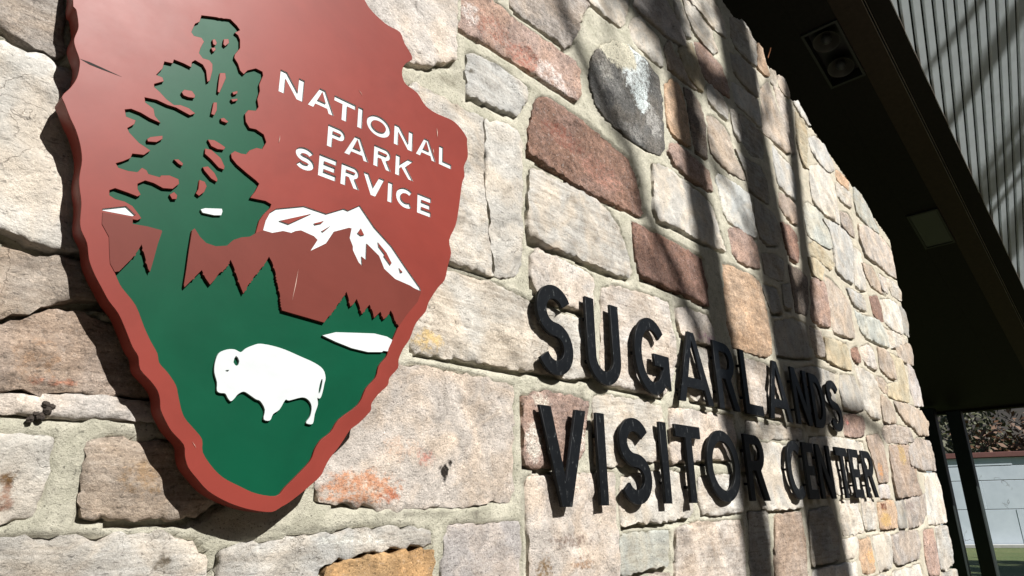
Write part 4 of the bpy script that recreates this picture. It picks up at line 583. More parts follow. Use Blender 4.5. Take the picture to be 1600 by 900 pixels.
    at = me.attributes.new('tint', 'FLOAT_COLOR', 'POINT')
    at.data.foreach_set('color', np.array(tints, np.float32).ravel())
    me.shade_smooth(); me.set_sharp_from_angle(angle=R_(58)); me.update()
    o = obj('stone', me, M['stone'], parent, W(cx, cy, 0), ROT)
    j = rr.uniform(.93, 1.05); lc = lin(col); g_ = .3*lc[0]+.59*lc[1]+.11*lc[2]; ds = .22 if code in ('oc', 'og', 'br', 'rb', 'pb') else .40; lc = [q*(1-ds)+g_*ds for q in lc]
    o.color = (lc[0]*.82*j, lc[1]*.805*j, lc[2]*.785*j, {'br':1,'rb':1,'pb':.9,'dg':1,'og':.8,'dk':.9,'oc':.6,'pg':.75,'tb':.6,'pk':.5,'tn':.5,'lp':.45,'pw':.4,'wh':.12}.get(code, .28))
    return o

wall = empty('stone_wall', (2.5, 0, 0))
tag(wall, 'rough cut tan, pink and grey stone wall carrying the arrowhead sign and black letters', 'stone wall')
wall.location = (0, 0, 0)
polys = []
for i, (c, p) in enumerate(STONES):
    polys.append(p)
    pr = rnd.uniform(-.003, .004)
    if c == 'dg': pr = .004
    o = build_stone(p, COL[c], i+1, wall, pr, .006 if p[0][0] < 3.2 else .011, True, c)
    if c == 'dg': o['label'] = 'dark grey stone with a white lichen patch'
    if c == 'oc': o['label'] = 'ochre yellow stone at the foot of the arrowhead sign'
    if c == 'wh': o['label'] = 'smooth bright white stone'
# stones beyond the traced ones, so that the wall goes on past the frame
bb = [(min(q[0] for q in p), max(q[0] for q in p), min(q[1] for q in p), max(q[1] for q in p)) for p in polys]
def free(x0, x1, y0, y1):
    for (a, b, c, d), p in zip(bb, polys):
        if x1 < a-.012 or x0 > b+.012 or y1 < c-.012 or y0 > d+.012: continue
        gx, gy = np.meshgrid(np.linspace(x0-.01, x1+.01, 7), np.linspace(y0-.01, y1+.01, 7))
        if pip(gx.ravel(), gy.ravel(), p).any(): return False
        pxs = np.array([q[0] for q in p]); pys = np.array([q[1] for q in p])
        if ((pxs > x0-.01) & (pxs < x1+.01) & (pys > y0-.01) & (pys < y1+.01)).any(): return False
    return True
extra = 0; keys = list(COL)
y = -1.58
while y < 4.0:
    hgt = rnd.uniform(.16, .26); x = -1.35 + rnd.uniform(0, .2)
    while x < 5.55:
        wd = rnd.uniform(.22, .48)
        x1 = min(x+wd, 5.62 + (y-2)*.11)
        if x1-x > .1 and y+hgt < wall_top(x1)-.02 and extra < 110:
            for (a, b, c, d) in ((x, x1, y, y+hgt), (x, x1, y, y+hgt*.5), (x, (x+x1)/2, y, y+hgt), ((x+x1)/2, x1, y, y+hgt)):
                if free(a, b, c, d):
                    g = .011; jx = lambda: rnd.uniform(-.009, .009)
                    p = [(a+g+jx(), c+g+jx()), ((a+b)/2, c+g+jx()), (b-g+jx(), c+g+jx()), (b-g+jx(), (c+d)/2), (b-g+jx(), d-g+jx()), ((a+b)/2, d-g+jx()), (a+g+jx(), d-g+jx()), (a+g+jx(), (c+d)/2)]
                    polys.append(p); bb.append((a, b, c, d)); extra += 1
                    kc = rnd.choice(('cr','pk','tn','pg','lg','br','wc','pb'))
                    build_stone(p, COL[kc], 500+extra, wall, rnd.uniform(-.002, .004), .006, False, kc)
                    break
        x += wd
    y += hgt
# mortar: one rough sheet, raked out under the stones
def mortar_sheet():
    gx = np.concatenate([np.arange(-1.4, 1.9, .010), np.arange(1.9, 3.2, .012), np.arange(3.2, 5.82, .016)])
    gy = np.concatenate([np.arange(-1.62, -.5, .03), np.arange(-.5, 2.95, .010), np.arange(2.95, 4.0, .04)])
    X, Y = np.meshgrid(gx, gy)
    ins = np.zeros(X.shape, bool); under = np.zeros(X.shape, bool); und2 = np.zeros(X.shape, bool)
    for k, p in enumerate(polys):
        xs = [q[0] for q in p]; ys = [q[1] for q in p]
        i0, i1 = np.searchsorted(gx, (min(xs)-.01, max(xs)+.01)); j0, j1 = np.searchsorted(gy, (min(ys)-.06, max(ys)+.06))
        if i1 <= i0 or j1 <= j0: continue
        sx, sy = X[j0:j1, i0:i1], Y[j0:j1, i0:i1]
        ins[j0:j1, i0:i1] |= pip(sx, sy, p)
        q = math.sin(k*7.3)*.5+.5
        if q > .12: under[j0:j1, i0:i1] |= pip(sx, sy+.010+.006*q, p)
        if q > .5: und2[j0:j1, i0:i1] |= pip(sx, sy+.018, p)
    H = np.zeros(X.shape)
    for j in range(X.shape[0]):
        for i in range(X.shape[1]):
            q = Vector((X[j, i], Y[j, i], 0))
            H[j, i] = -.0035 + .0035*noise.noise(q*13) + .0022*noise.noise(q*42)
    g = noise
    H -= np.where(under & ~ins, .022, 0) + np.where(und2 & ~ins, .010, 0)
    H = np.where(ins, -.022, H)
    keep = (Y < 2.700-.244*(X-2.99)-.004) & (X < 5.80+(Y-2.0)*.118-.05)
    idx = -np.ones(X.shape, int); verts = []; tints = []
    for j in range(X.shape[0]):
        for i in range(X.shape[1]):
            if keep[j, i]:
                idx[j, i] = len(verts); verts.append((X[j, i], Y[j, i], H[j, i]))
                tints.append(tint_at(X[j, i], Y[j, i], MPATCHES))
    faces = []
    for j in range(X.shape[0]-1):
        a = idx[j]; b = idx[j+1]
        for i in range(X.shape[1]-1):
            if a[i] >= 0 and a[i+1] >= 0 and b[i] >= 0 and b[i+1] >= 0: faces.append((a[i], a[i+1], b[i+1], b[i]))
    me = mesh_from(verts, faces, True)
    at = me.attributes.new('tint', 'FLOAT_COLOR', 'POINT'); at.data.foreach_set('color', np.array(tints, np.float32).ravel())
    o = obj('mortar', me, M['mortar'], wall, W(0, 0, 0), ROT)
mortar_sheet()
def prism(name, mat, parent, outline, n0, n1):
    k = len(outline)
    if area(outline) < 0: outline = outline[::-1]
    v = [W(x, y, n1) for x, y in outline] + [W(x, y, n0) for x, y in outline]
    f = [tuple(range(k)), tuple(range(2*k-1, k-1, -1))] + [(i, i+k, (i+1) % k+k, (i+1) % k) for i in range(k)]
    return obj(name, mesh_from(v, f), mat, parent)
prism('wall_core', M['core'], wall, [(-1.4, -1.65), (5.31, -1.65), (5.40, -1.0), (5.72, 2.0), (-1.4, 3.755)], -.40, -.038)

# ---------------------------------------------------------------- arrowhead sign
T_ = .054; T0 = .013; DEL = .0062
def catmull(p, sub=4, closed=True):
    out = []; n_ = len(p); rng = n_ if closed else n_-1
    for i in range(rng):
        if closed: p0, p1, p2, p3 = p[i-1], p[i], p[(i+1) % n_], p[(i+2) % n_]
        else: p0, p1, p2, p3 = p[max(i-1, 0)], p[i], p[i+1], p[min(i+2, n_-1)]
        for k in range(sub):
            t = k/sub
            out.append(tuple(.5*((2*p1[a])+(-p0[a]+p2[a])*t+(2*p0[a]-5*p1[a]+4*p2[a]-p3[a])*t*t+(-p0[a]+3*p1[a]-3*p2[a]+p3[a])*t**3) for a in (0, 1)))
    if not closed: out.append(p[-1])
    return out
def serrate(p, s=.0050, amp=.0019):
    out = []
    for a, b in zip(p, p[1:]):
        L = math.hypot(b[0]-a[0], b[1]-a[1]); k = max(1, int(L/s)); nx, ny = -(b[1]-a[1])/L, (b[0]-a[0])/L
        for j in range(k):
            t = j/k; out.append((a[0]+(b[0]-a[0])*t, a[1]+(b[1]-a[1])*t))
            if 0 < j < k-1:
                t = (j+.5)/k; out.append((a[0]+(b[0]-a[0])*t+nx*amp, a[1]+(b[1]-a[1])*t+ny*amp))
    out.append(p[-1]); return out
def flat(name, mat, parent, loops, n0, n1, bevel=0.0):
    """extruded flat plate from outline loops (holes by nesting), between n0 and n1"""
    cu = bpy.data.curves.new('c', 'CURVE'); cu.dimensions = '2D'; cu.fill_mode = 'BOTH'
    cu.extrude = (n1-n0)/2 - bevel; cu.bevel_depth = bevel; cu.bevel_resolution = 1; cu.offset = -bevel
    for lp in loops:
        sp = cu.splines.new('POLY'); sp.points.add(len(lp)-1)
        sp.points.foreach_set('co', [c for x, y in lp for c in (x, y, 0, 1)]); sp.use_cyclic_u = True
    tmp = bpy.data.objects.new('tmp', cu); C.objects.link(tmp)
    bpy.context.view_layer.update()
    me = bpy.data.meshes.new_from_object(tmp.evaluated_get(bpy.context.evaluated_depsgraph_get()))
    bpy.data.objects.remove(tmp); bpy.data.curves.remove(cu)
    me.materials.clear()
    return obj(name, me, mat, parent, W(0, 0, (n0+n1)/2), ROT)
sign = empty('arrowhead_sign'); sign.location = (0, 0, 0)
tag(sign, 'red brown arrowhead sign with green tree, white bison and NATIONAL PARK SERVICE lettering', 'sign')
SIGN_ALL = SIGN_OUT + [(.70, 1.205), (.62, 1.235), (.44, 1.215), (.30, 1.15), (.185, 1.03), (.165, .93)]
outline = catmull(SIGN_ALL, 3)
rim = catmull(RIM_L, 3, False)
con_r = serrate(CON_R); con_m = serrate(CON_M); con_l = serrate(CON_L, .0055)
green = rim + con_r[1:] + [CON_M[0]] + con_m[1:] + TRUNK_R + FOL_BR + serrate(TREE_R, .009, .0009) + FOL_BL + TRUNK_L + con_l[1:-1]
# glyphs ------------------------------------------------------------
def arc(cx, cy, rx, ry, a0, a1, k=14):
    return [(cx+rx*math.cos(R_(a0+(a1-a0)*i/k)), cy+ry*math.sin(R_(a0+(a1-a0)*i/k))) for i in range(k+1)]
def stroke(p, t):
    L, Rr = [], []
    for i, q in enumerate(p):
        a = p[i-1] if i else p[0]; b = p[i+1] if i < len(p)-1 else p[-1]
        def nrm(u, v):
            d = math.hypot(v[0]-u[0], v[1]-u[1]) or 1; return (-(v[1]-u[1])/d, (v[0]-u[0])/d)
        n1 = nrm(a, q) if i else nrm(q, b); n2 = nrm(q, b) if i < len(p)-1 else n1
        mx, my = n1[0]+n2[0], n1[1]+n2[1]; d = math.hypot(mx, my) or 1; mx /= d; my /= d
        k = t/2/max(.35, mx*n1[0]+my*n1[1])
        L.append((q[0]+mx*k, q[1]+my*k)); Rr.append((q[0]-mx*k, q[1]-my*k))
    return L + Rr[::-1]
def glyph(c, w, H, t):
    h = t/2
    if c == 'I': return [[(0,0),(w,0),(w,H),(0,H)]]
    if c == 'L': return [[(0,0),(w,0),(w,t),(t,t),(t,H),(0,H)]]
    if c == 'T': return [[(w/2-h,0),(w/2+h,0),(w/2+h,H-t),(w,H-t),(w,H),(0,H),(0,H-t),(w/2-h,H-t)]]
    if c == 'E': return [[(0,0),(w,0),(w,t),(t,t),(t,H/2-h),(w*.92,H/2-h),(w*.92,H/2+h),(t,H/2+h),(t,H-t),(w,H-t),(w,H),(0,H)]]
    if c == 'V': return [[(w/2-t*.5,0),(w/2+t*.5,0),(w,H),(w-t*1.1,H),(w/2,t*1.6),(t*1.1,H),(0,H)]]
    if c == 'A':
        a = t*1.05; yb = H*.2; f = lambda y: (w/2-t*.5)*y/H
        yt = yb+t*.9
        inn = lambda y: a+(w/2-a)*y/(H*.88)
        return [[(0,0),(a,0),(inn(yb),yb),(w-inn(yb),yb),(w-a,0),(w,0),(w/2+t*.5,H),(w/2-t*.5,H)], [(inn(yt),yt),(w-inn(yt),yt),(w/2,H*.88)]]
    if c == 'N': return [[(0,0),(t,0),(t,H*.68),(w-t*1.1,0),(w,0),(w,H),(w-t,H),(w-t,H*.32),(t*1.1,H),(0,H)]]
    if c == 'U': return [stroke([(h,H)]+arc(w/2,w/2-h+h,w/2-h,w/2-h,180,360,18)+[(w-h,H)], t)]
    if c == 'O': return [arc(w/2,H/2,w/2,H/2,0,360,40)[:-1], arc(w/2,H/2,w/2-t,H/2-t*.95,0,360,40)[:-1]]
    if c == 'C': return [stroke(arc(w*.54,H/2,w*.54-h,H/2-h,52,308,30), t)]
    if c == 'G': return [stroke(arc(w/2,H/2,w/2-h,H/2-h,42,322,30)+[(w-h,H*.21),(w-h,H*.46),(w*.55,H*.46)], t)]
    if c == 'S':
        ry = (H-t)/4; rx = (w-t)/2
        return [stroke(arc(w/2,H-h-ry,rx,ry,25,270,20)+arc(w/2,h+ry,rx,ry,90,-155,20)[1:], t)]
    if c == 'D':
        return [[(0,0)]+arc(w*.42,H/2,w*.58,H/2,-90,90,18)+[(0,H)], [(t,t)]+arc(w*.42,H/2,w*.58-t,H/2-t,-90,90,18)+[(t,H-t)]]
    yb = H*.45
    if c in 'RP':
        cy = (H+yb)/2; r = (H-yb)/2; x = w*.94-r if w*.94-r > t else t*1.1; rx = w*.94-x
        bowl = arc(x,cy,rx,r,-90,90,14); hole = [(t,yb+t*.9)]+arc(x,cy,max(rx-t,.1*w),r-t*.9,-90,90,12)+[(t,H-t*.9)]
        if c == 'P': return [[(0,0),(t,0),(t,yb)]+bowl+[(0,H)], hole]
        return [[(0,0),(t,0),(t,yb),(w*.42,yb),(w-t*1.12,0),(w,0),(w*.42+t*1.15,yb+.004*H)]+bowl[3:]+[(0,H)], hole]
    if c == 'K': return [[(0,0),(t,0),(t,H*.40),(t*1.35,H*.47),(w-t*1.15,0),(w,0),(w*.47+t*.4,H*.58),(w*.96,H),(w*.96-t*1.2,H),(t,H*.57),(t,H),(0,H)]]
sletters = []
for (c, l_, r_, vb, vt) in SIGN_LETTERS:
    H = vt-vb; t = .0128
    if c == 'I': l_, r_ = (l_+r_)/2-t/2, (l_+r_)/2+t/2
    sletters.append((c, [[(x+l_, y+vb) for x, y in lp] for lp in glyph(c, r_-l_, H, t)]))
snow = SNOW_TOP + SNOW_BOT
flat('board', M['red'], sign, [outline], T0, T_-DEL, 0)
flat('red_panel', M['red'], sign, [outline, green] + ISL + [snow] + SNOW_ISL + [SNOWL] + [lp for c, g in sletters for lp in g], T_-DEL+.0001, T_, .0004)
gin = [(x, y) for x, y in rim] + [CON_R[0]] + CON_R[1:] + CON_M + TRUNK_R + FOL_BR + TREE_R + FOL_BL + TRUNK_L + CON_L[1:-1]
flat('green_inlay', M['green'], sign, [gin], T_-DEL+.0002, T_-DEL+.0008)
hill_l = [HILLL_RIM[i] for i in range(len(HILLL_RIM))] + FOL_BL + TRUNK_L + con_l[1:-1]
ho = flat('hill_panel', M['hill'], sign, [hill_l], T_+.0002, T_+.0010)
hill_r = [SNOW_TOP[0]] + SNOW_BOT[::-1] + HILLR_RIM[:-1] + con_r + con_m + TRUNK_R + FOL_BR
flat('hill_panel', M['hill'], sign, [hill_r], T_+.0002, T_+.0010)
def tray(name, loops, depth):
    o = flat(name, M['white'], sign, loops, T_-DEL+.0002, T_-DEL+.0002+(DEL-depth))
    # white painted cheeks round the engraving
    v = []; f = []
    for lp in loops:
        if len(lp) < 3: continue
        k = len(v); n_ = len(lp)
        a = area(lp)
        for x, y in lp: v.append((x, y, -.001)); v.append((x, y, depth-.0003))
        for i in range(n_): f.append((k+2*i, k+2*((i+1) % n_), k+2*((i+1) % n_)+1, k+2*i+1))
    bm = bmesh.new(); bm.from_mesh(o.data)
    z0 = T_ - (T0*0) - depth - (o.location.y*-1)
    me2 = mesh_from([(x, y, z+T_-depth+o.location.y) for x, y, z in v], f)
    bm.from_mesh(me2); bm.to_mesh(o.data); bm.free(); return o
def shrink(lp, d):
    # inset a loop by d (towards its inside)
    s = 1 if area(lp) > 0 else -1; out = []
    n_ = len(lp)
    for i in range(n_):
        a, b, c = lp[i-1], lp[i], lp[(i+1) % n_]
        def nr(u, v):
            L = math.hypot(v[0]-u[0], v[1]-u[1]) or 1; return (-(v[1]-u[1])/L*s, (v[0]-u[0])/L*s)
        n1, n2 = nr(a, b), nr(b, c); mx, my = n1[0]+n2[0], n1[1]+n2[1]; L = math.hypot(mx, my) or 1; mx /= L; my /= L
        k = d/max(.4, mx*n1[0]+my*n1[1]); out.append((b[0]+mx*k, b[1]+my*k))
    return out
EPS = .0003
for c, g in sletters: tray('letter', [shrink(g[0], EPS)] + [shrink(q, -EPS) for q in g[1:]], .0030)
tray('snow_field', [shrink(snow, EPS)] + [shrink(q, -EPS) for q in SNOW_ISL], .0026)
tray('snow_field', [shrink(SNOWL, EPS)], .0026)
flat('snow_patch', M['white'], sign, [WPATCH], T_-DEL+.0009, T_-.0008)
flat('bison', M['white'], sign, [catmull(BISON, 3)] + [catmull(q, 2) for q in BISON_H], T_-DEL+.0009, T_-.0002, .0004)
flat('lake', M['white'], sign, [LAKE], T_-DEL+.0009, T_-.0002)
for sc_ in SCRATCH: prism('scratch', M['scratch'], sign, sc_, T_+.0010, T_+.0013)
cr = prism('crack', M['darkwood'], sign, CRACK, T_-.0005, T_+.0003)
for x in (.42, .66):
    for y in (.35, .75):
        prism('standoff', M['darkwood'], sign, [(x-.02, y-.02), (x+.02, y-.02), (x+.02, y+.02), (x-.02, y+.02)], -.012, T0-.0005)

# ---------------------------------------------------------------- black letters on the wall
LB, LT = .0165, .027
names = {0: ['first letter, S, of the upper row of black letters, next to the sign', 'black letter U of the upper row, between the first S and the G',
  'black letter G of the upper row, between the U and an A', 'black letter A of the upper row, just after the G', 'black letter R of the upper row, in the tree shadow before the L',
  'black letter L of the upper row, between the R and the second A', 'second black letter A of the upper row, after the L', 'black letter N of the upper row, squeezed before the D',
  'black letter D of the upper row, between the N and the last S', 'last black letter of the upper row, an S in half shadow'],
  1: ['first letter, V, of the lower row of black letters', 'black letter I of the lower row, right after the V', 'black letter S of the lower row, between two letters I',
  'second black letter I of the lower row, between the S and a T', 'black letter T of the lower row, left of the O', 'round black letter O of the lower row', 'black letter R of the lower row, right after the O',
  'black letter C that begins the second word of the lower row', 'black letter E right after the C in the lower row', 'black letter N of the lower row, after the C and E', 'black letter T of the lower row in its second word, after the N',
  'black letter E before the last R of the lower row', 'last black letter of the lower row, an R']}
cnt = [0, 0]
for (c, l_, r_, row) in BIG:
    l_ *= .9953; r_ *= .9953
    if row == 0: vb, vt = .358, .622
    else: vb = .010+(l_-1.40)*.011; vt = .270+(l_-1.40)*.0035
    H = vt-vb; t = .0415
    if c in 'IL': pass
    g = glyph(c, r_-l_, H, t)
    cx = (l_+r_)/2
    bm = None
    loops = [[(x+l_-cx, y) for x, y in lp] for lp in g]
    e = empty('letter', W(cx, vb, 0)) if False else None
    o = flat('letter', M['black'], None, loops, LB, LT, .0009)
    o.location = W(cx, vb, (LB+LT)/2)
    lb = names[row][cnt[row]]; cnt[row] += 1
    tag(o, lb, 'letter', 'black letters on the stone wall')
    for py in ({'T': (.2, .55), 'S': (.065, .935), 'G': (.5,), 'C': (.5,), 'O': (.5,)}.get(c, (.25, .75))):
        px_ = {'T': (r_-l_)/2, 'S': (r_-l_)/2, 'V': (r_-l_)/2, 'A': (r_-l_)*.14}.get(c, t/2)
        if c in 'VA': py = .10 if py < .5 else (.18 if c == 'V' else .16)
        pin = prism('pin', M['black'], None, [(px_-.005, py*H-.005), (px_+.005, py*H-.005), (px_+.005, py*H+.005), (px_-.005, py*H+.005)], -.012, LB+.001)
        pin.data.transform(Matrix.Translation(-W(0, 0, 0))); pin.data.transform(Matrix.Rotation(-math.pi/2, 4, 'X'))
        pin.data.transform(Matrix.Translation((l_-cx, 0, -(LB+LT)/2)))
        pin.parent = o

# ---------------------------------------------------------------- porch roof with slatted fascia
roof = empty('porch_roof'); tag(roof, 'dark overhanging roof above the stone wall with recessed lamps and grey slatted fascia', 'roof')
a0 = Vector((5.07, 3.66, .48))                     # a point of the fascia's lower edge (h, v, n)
rv = Vector((.95074, -.30999, 0)); nv = Vector((0, 0, 1)); upv = Vector((.30999, .95074, 0))
wv_ = Vector((.22828, .70013, .67653)); Nv = Vector((-.20972, -.64321, .73641)); dv = Vector((.84548, -.49759, -.19383))
def WV(p): return W(p.x, p.y, p.z)
def DV(p): return Vector((p.x, -p.z, p.y))
U0, U1 = -9.0, 7.5
def rbox(name, mat, u0, u1, p0, p1, q0, q1, par=roof, bev=0):   # along rake u, across p (n metres relative to edge), thickness q (up)
    c = a0 + rv*((u0+u1)/2) + nv*((p0+p1)/2) + upv*((q0+q1)/2)
    return obox(name, mat, par, WV(c), DV(rv)*((u1-u0)/2), DV(nv)*((p1-p0)/2), DV(upv)*((q1-q0)/2), bev)
# soffit with an opening for each lamp is built of strips between them
LAMPS = [(-.05, .60), (2.60, 3.24)]
inner, outer = -.665, -.375                         # lamp opening, n relative to the edge
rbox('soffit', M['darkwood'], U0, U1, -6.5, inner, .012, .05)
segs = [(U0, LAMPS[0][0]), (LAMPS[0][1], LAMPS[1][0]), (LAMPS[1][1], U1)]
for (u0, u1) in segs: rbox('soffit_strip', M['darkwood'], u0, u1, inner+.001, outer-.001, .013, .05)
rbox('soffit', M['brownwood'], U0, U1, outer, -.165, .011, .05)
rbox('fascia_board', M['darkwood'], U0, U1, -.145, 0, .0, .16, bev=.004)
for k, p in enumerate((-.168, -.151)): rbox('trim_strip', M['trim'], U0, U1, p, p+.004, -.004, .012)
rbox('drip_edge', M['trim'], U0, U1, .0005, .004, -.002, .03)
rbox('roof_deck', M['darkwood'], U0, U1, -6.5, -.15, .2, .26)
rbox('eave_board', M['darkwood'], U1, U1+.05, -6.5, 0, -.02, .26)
# slatted fascia leaning outwards
cv = Nv.cross(dv)
PITCH, SW, TOPW = .1115, .068, 1.9
back = a0 + rv*((U0+U1)/2) + wv_*(TOPW/2) - Nv*.03
obox('slat_backing', M['slatback'], roof, WV(back), DV(rv)*((U1-U0)/2), DV(wv_)*(TOPW/2), DV(Nv)*.008)
# every slat runs along dv from the top edge of the fascia down to its drip edge
proto = None; ns = 0
s_w = dv.dot(wv_); s_u = dv.dot(rv); step_u = PITCH/abs(cv.dot(rv))
L = TOPW/abs(s_w)
def slat_mesh():
    # sheared box: ends cut along the fascia edge; local origin at the lower end
    a = dv*(-L); half = rv*(SW/2/abs(cv.dot(rv)))
    v = []
    for q in (0, .022):
        for e in (Vector((0, 0, 0)), a):
            for s_ in (-1, 1): v.append(DV(e + half*s_ + Nv*(q-.021)))
    f = [(0,1,3,2), (4,6,7,5), (0,4,5,1), (2,3,7,6), (0,2,6,4), (1,5,7,3)]
    me = mesh_from(v, f); bm = bmesh.new(); bm.from_mesh(me); bmesh.ops.recalc_face_normals(bm, faces=bm.faces[:]); bm.to_mesh(me); bm.free(); return me
sm = slat_mesh(); sm.materials.append(M['slat'])
u = U0 + 7.5
SLAT0 = .085
k0 = int((-3.2-SLAT0)/step_u)
while True:
    uu = SLAT0 + k0*step_u
    if uu > U1-.15: break
    obj('slat', sm, None, roof, WV(a0 + rv*uu)); k0 += 1
def soffit_lamp(k, floods):
    u0, u1 = LAMPS[k]; cu_ = (u0+u1)/2
    t = empty('soffit_lamp', WV(a0 + rv*cu_ + nv*((inner+outer)/2)))
    def lb(name, mat, x0, x1, p0, p1, q0, q1, par=t):
        o = rbox(name, mat, x0, x1, p0, p1, q0, q1, None); o.data.transform(Matrix.Translation(-t.location)); o.parent = par; return o
    g = .0015
    fr = [lb('frame', M['lampbox'], u0+g, u1-g, inner+g, inner+.022, -.006, .10), lb('frame', M['lampbox'], u0+g, u1-g, outer-.022, outer-g, -.006, .10),
     lb('frame', M['lampbox'], u0+g, u0+.022, inner+.0225, outer-.0225, -.005, .10), lb('frame', M['lampbox'], u1-.022, u1-g, inner+.0225, outer-.0225, -.005, .10)]
    lb('housing_back', M['lampbox'], u0+g, u1-g, inner+g, outer-g, .1005, .12)
    if floods:
        for uu in (u0+.17, u1-.17):
            bm = bmesh.new(); rings = []
            c = a0 + rv*uu + nv*((inner+outer)/2)
            prof = [(.105, .012), (.098, .016), (.078, .05), (.045, .08), (.015, .092)]
            for r_, q in prof:
                rings.append([bm.verts.new(DV(rv*(r_*math.cos(x)) + nv*(r_*math.sin(x)) + upv*q + c) + Vector((0, 0, EYE)) - t.location) for x in (2*math.pi*i/20 for i in range(20))])
            for a_, b_ in zip(rings, rings[1:]):
                for i in range(20): bm.faces.new((a_[i], a_[(i+1) % 20], b_[(i+1) % 20], b_[i]))
            bm.faces.new(rings[-1])
            rf = obj('reflector', bm_mesh(bm, True), M['reflector'], t)
            bm = bmesh.new(); bmesh.ops.create_uvsphere(bm, u_segments=14, v_segments=9, radius=.042)
            bl = obj('bulb', bm_mesh(bm, True), M['lens'], rf); bl.location = WV(c + upv*.045) - t.location
    else:
        lb('lens', M['lens'], u0+.0225, u1-.0225, inner+.0228, outer-.0228, .004, .012)
    return t
tag(soffit_lamp(0, True), 'recessed twin flood lamp in the dark soffit, the nearer of two', 'lamp', 'lamps in the soffit')
tag(soffit_lamp(1, False), 'recessed soffit lamp with a flat grey lens, the farther of two', 'lamp', 'lamps in the soffit')
# unseen walls added behind the stone wall to keep the porch dark
bld = empty('porch_dark_walls'); tag(bld, 'dark walls added behind the stone wall to keep the porch dark', 'building')
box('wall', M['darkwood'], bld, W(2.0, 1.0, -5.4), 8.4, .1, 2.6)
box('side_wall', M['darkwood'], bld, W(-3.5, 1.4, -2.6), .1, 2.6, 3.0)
def post(px_h, px_n, label, ztop):
    t = empty('porch_post', W(px_h, -1.6, px_n))
    o = box('shaft', M['post'], t, Vector((0, 0, ztop/2)), .095, .095, ztop/2-.001, .012)
    box('base_plate', M['post'], t, Vector((0, 0, .02)), .15, .15, .02, .004)
    tag(t, label, 'post', 'posts of the porch'); return t
post(*POSTS[0], 'dark porch post standing closest to the end of the stone wall', 2.98)
post(*POSTS[1], 'dark porch post in front of the pale block wall', 2.92)

# ---------------------------------------------------------------- ground and things beyond the porch
g = mesh_from([(-400, -400, 0), (400, -400, 0), (400, 400, 0), (-400, 400, 0)], [(0, 1, 2, 3)])
o = obj('lawn', g, M['lawn']); o['kind'] = 'structure'
bm = bmesh.new(); bm_box(bm, (4, -14.0, .005), (40, 0, 0), (0, 8.5, 0), (0, 0, .005)); o = obj('bounce_cut_ground', bm_mesh(bm), simple('asphalt', (.042, .042, .043), .9, .2, 6, .004)); o['kind'] = 'structure'  # unseen dark ground added to cut light bounced onto the wall
bm = bmesh.new(); bm_box(bm, (4, -2.0, .004), (10, 0, 0), (0, 2.0, 0), (0, 0, .004)); o = obj('planting_bed', bm_mesh(bm), M['path']); o['kind'] = 'structure'
bw = empty('block_wall', (32.4, 4.0, 0)); bw.rotation_euler = (0, 0, R_(25)); tag(bw, 'pale grey painted block wall with a red brown cap across the lawn', 'wall')
rows = [(0, 1.36), (1.36, 2.42), (2.42, 2.96), (2.96, 3.27)]
for ri, (z0, z1) in enumerate(rows):
    yy = -9.0 + (ri % 2)*.9
    while yy < 7.6:
        y1 = min(yy + rnd.uniform(3.2, 4.4), 7.6)
        if y1-yy > .2: box('block', M['block'], bw, Vector((rnd.uniform(-.012, .012), (yy+y1)/2, (z0+z1)/2)), .2, (y1-yy)/2-.003, (z1-z0)/2-.012, .006)
        yy = y1
box('wall_body', M['core'], bw, Vector((.06, -.7, 1.63)), .18, 8.25, 1.62)
box('cap', M['capred'], bw, Vector((0, -.7, 3.37)), .30, 8.4, .095, .01)
box('kerb', M['kerb'], bw, Vector((-.45, -.7, .06)), .18, 8.3, .06, .01)
# hillside behind
vs2 = []; fs2 = []; nx_, ny_ = 40, 60
for i in range(nx_):
    for j in range(ny_):
        x = 38 + i*2.5; y_ = -40 + j*2.4
        z = -.3 + max(0, (x-40))*.32 + 1.2*noise.noise(Vector((x*.08, y_*.08, 2)))*min(1, i/4)
        vs2.append((x, y_, z))
for i in range(nx_-1):
    for j in range(ny_-1): fs2.append((i*ny_+j, (i+1)*ny_+j, (i+1)*ny_+j+1, i*ny_+j+1))
o = obj('hillside', mesh_from(vs2, fs2, True), M['soil']); o['kind'] = 'structure'
def clear_of_sun(q):       # drops leaves of the added foliage where they would block the sun
    h0, v0 = q.x + SX*q.y, q.z - EYE + .85*q.y
    return not (-1.2 < h0 < 11.5 and -2.4 < v0 < 6.2)
def leaf_cloud(c, rad, k, size, seed, base=None):
    r_ = random.Random(seed); v = []; f = []
    cl = [Vector((r_.gauss(0, .55)*rad, r_.gauss(0, .55)*rad, r_.gauss(0, .45)*rad)) for _ in range(26)]
    for i in range(k):
        q = c + r_.choice(cl) + Vector((r_.gauss(0, .2), r_.gauss(0, .2), r_.gauss(0, .16)))*rad
        if base is not None and not clear_of_sun(base + q): continue
        a = Vector((r_.uniform(-1, 1), r_.uniform(-1, 1), r_.uniform(-1, 1))).normalized(); b = a.orthogonal().normalized(); s = size*r_.uniform(.6, 1.3)
        n_ = len(v); v += [q-a*s, q+b*s*.5, q+a*s, q-b*s*.5]; f.append((n_, n_+1, n_+2, n_+3))
    return mesh_from(v, f)
HT = [(37.5, 2.2, 5.2, 2.4, 'leaf_o', 'rust coloured autumn tree just behind the left part of the block wall'), (39.5, 5.6, 5.0, 2.4, 'leaf_g', 'yellow green tree behind the block wall beside the post'),
      (44, -1.5, 7.5, 3.0, 'leaf_o', 'tall brown autumn tree on the hillside behind the block wall'), (46, 8.5, 8, 3.2, 'leaf_g', 'dull green tree on the hillside, left of the brown one'), (43, 12.5, 7, 3, 'leaf_o', 'brown tree farther left at the foot of the hillside')]
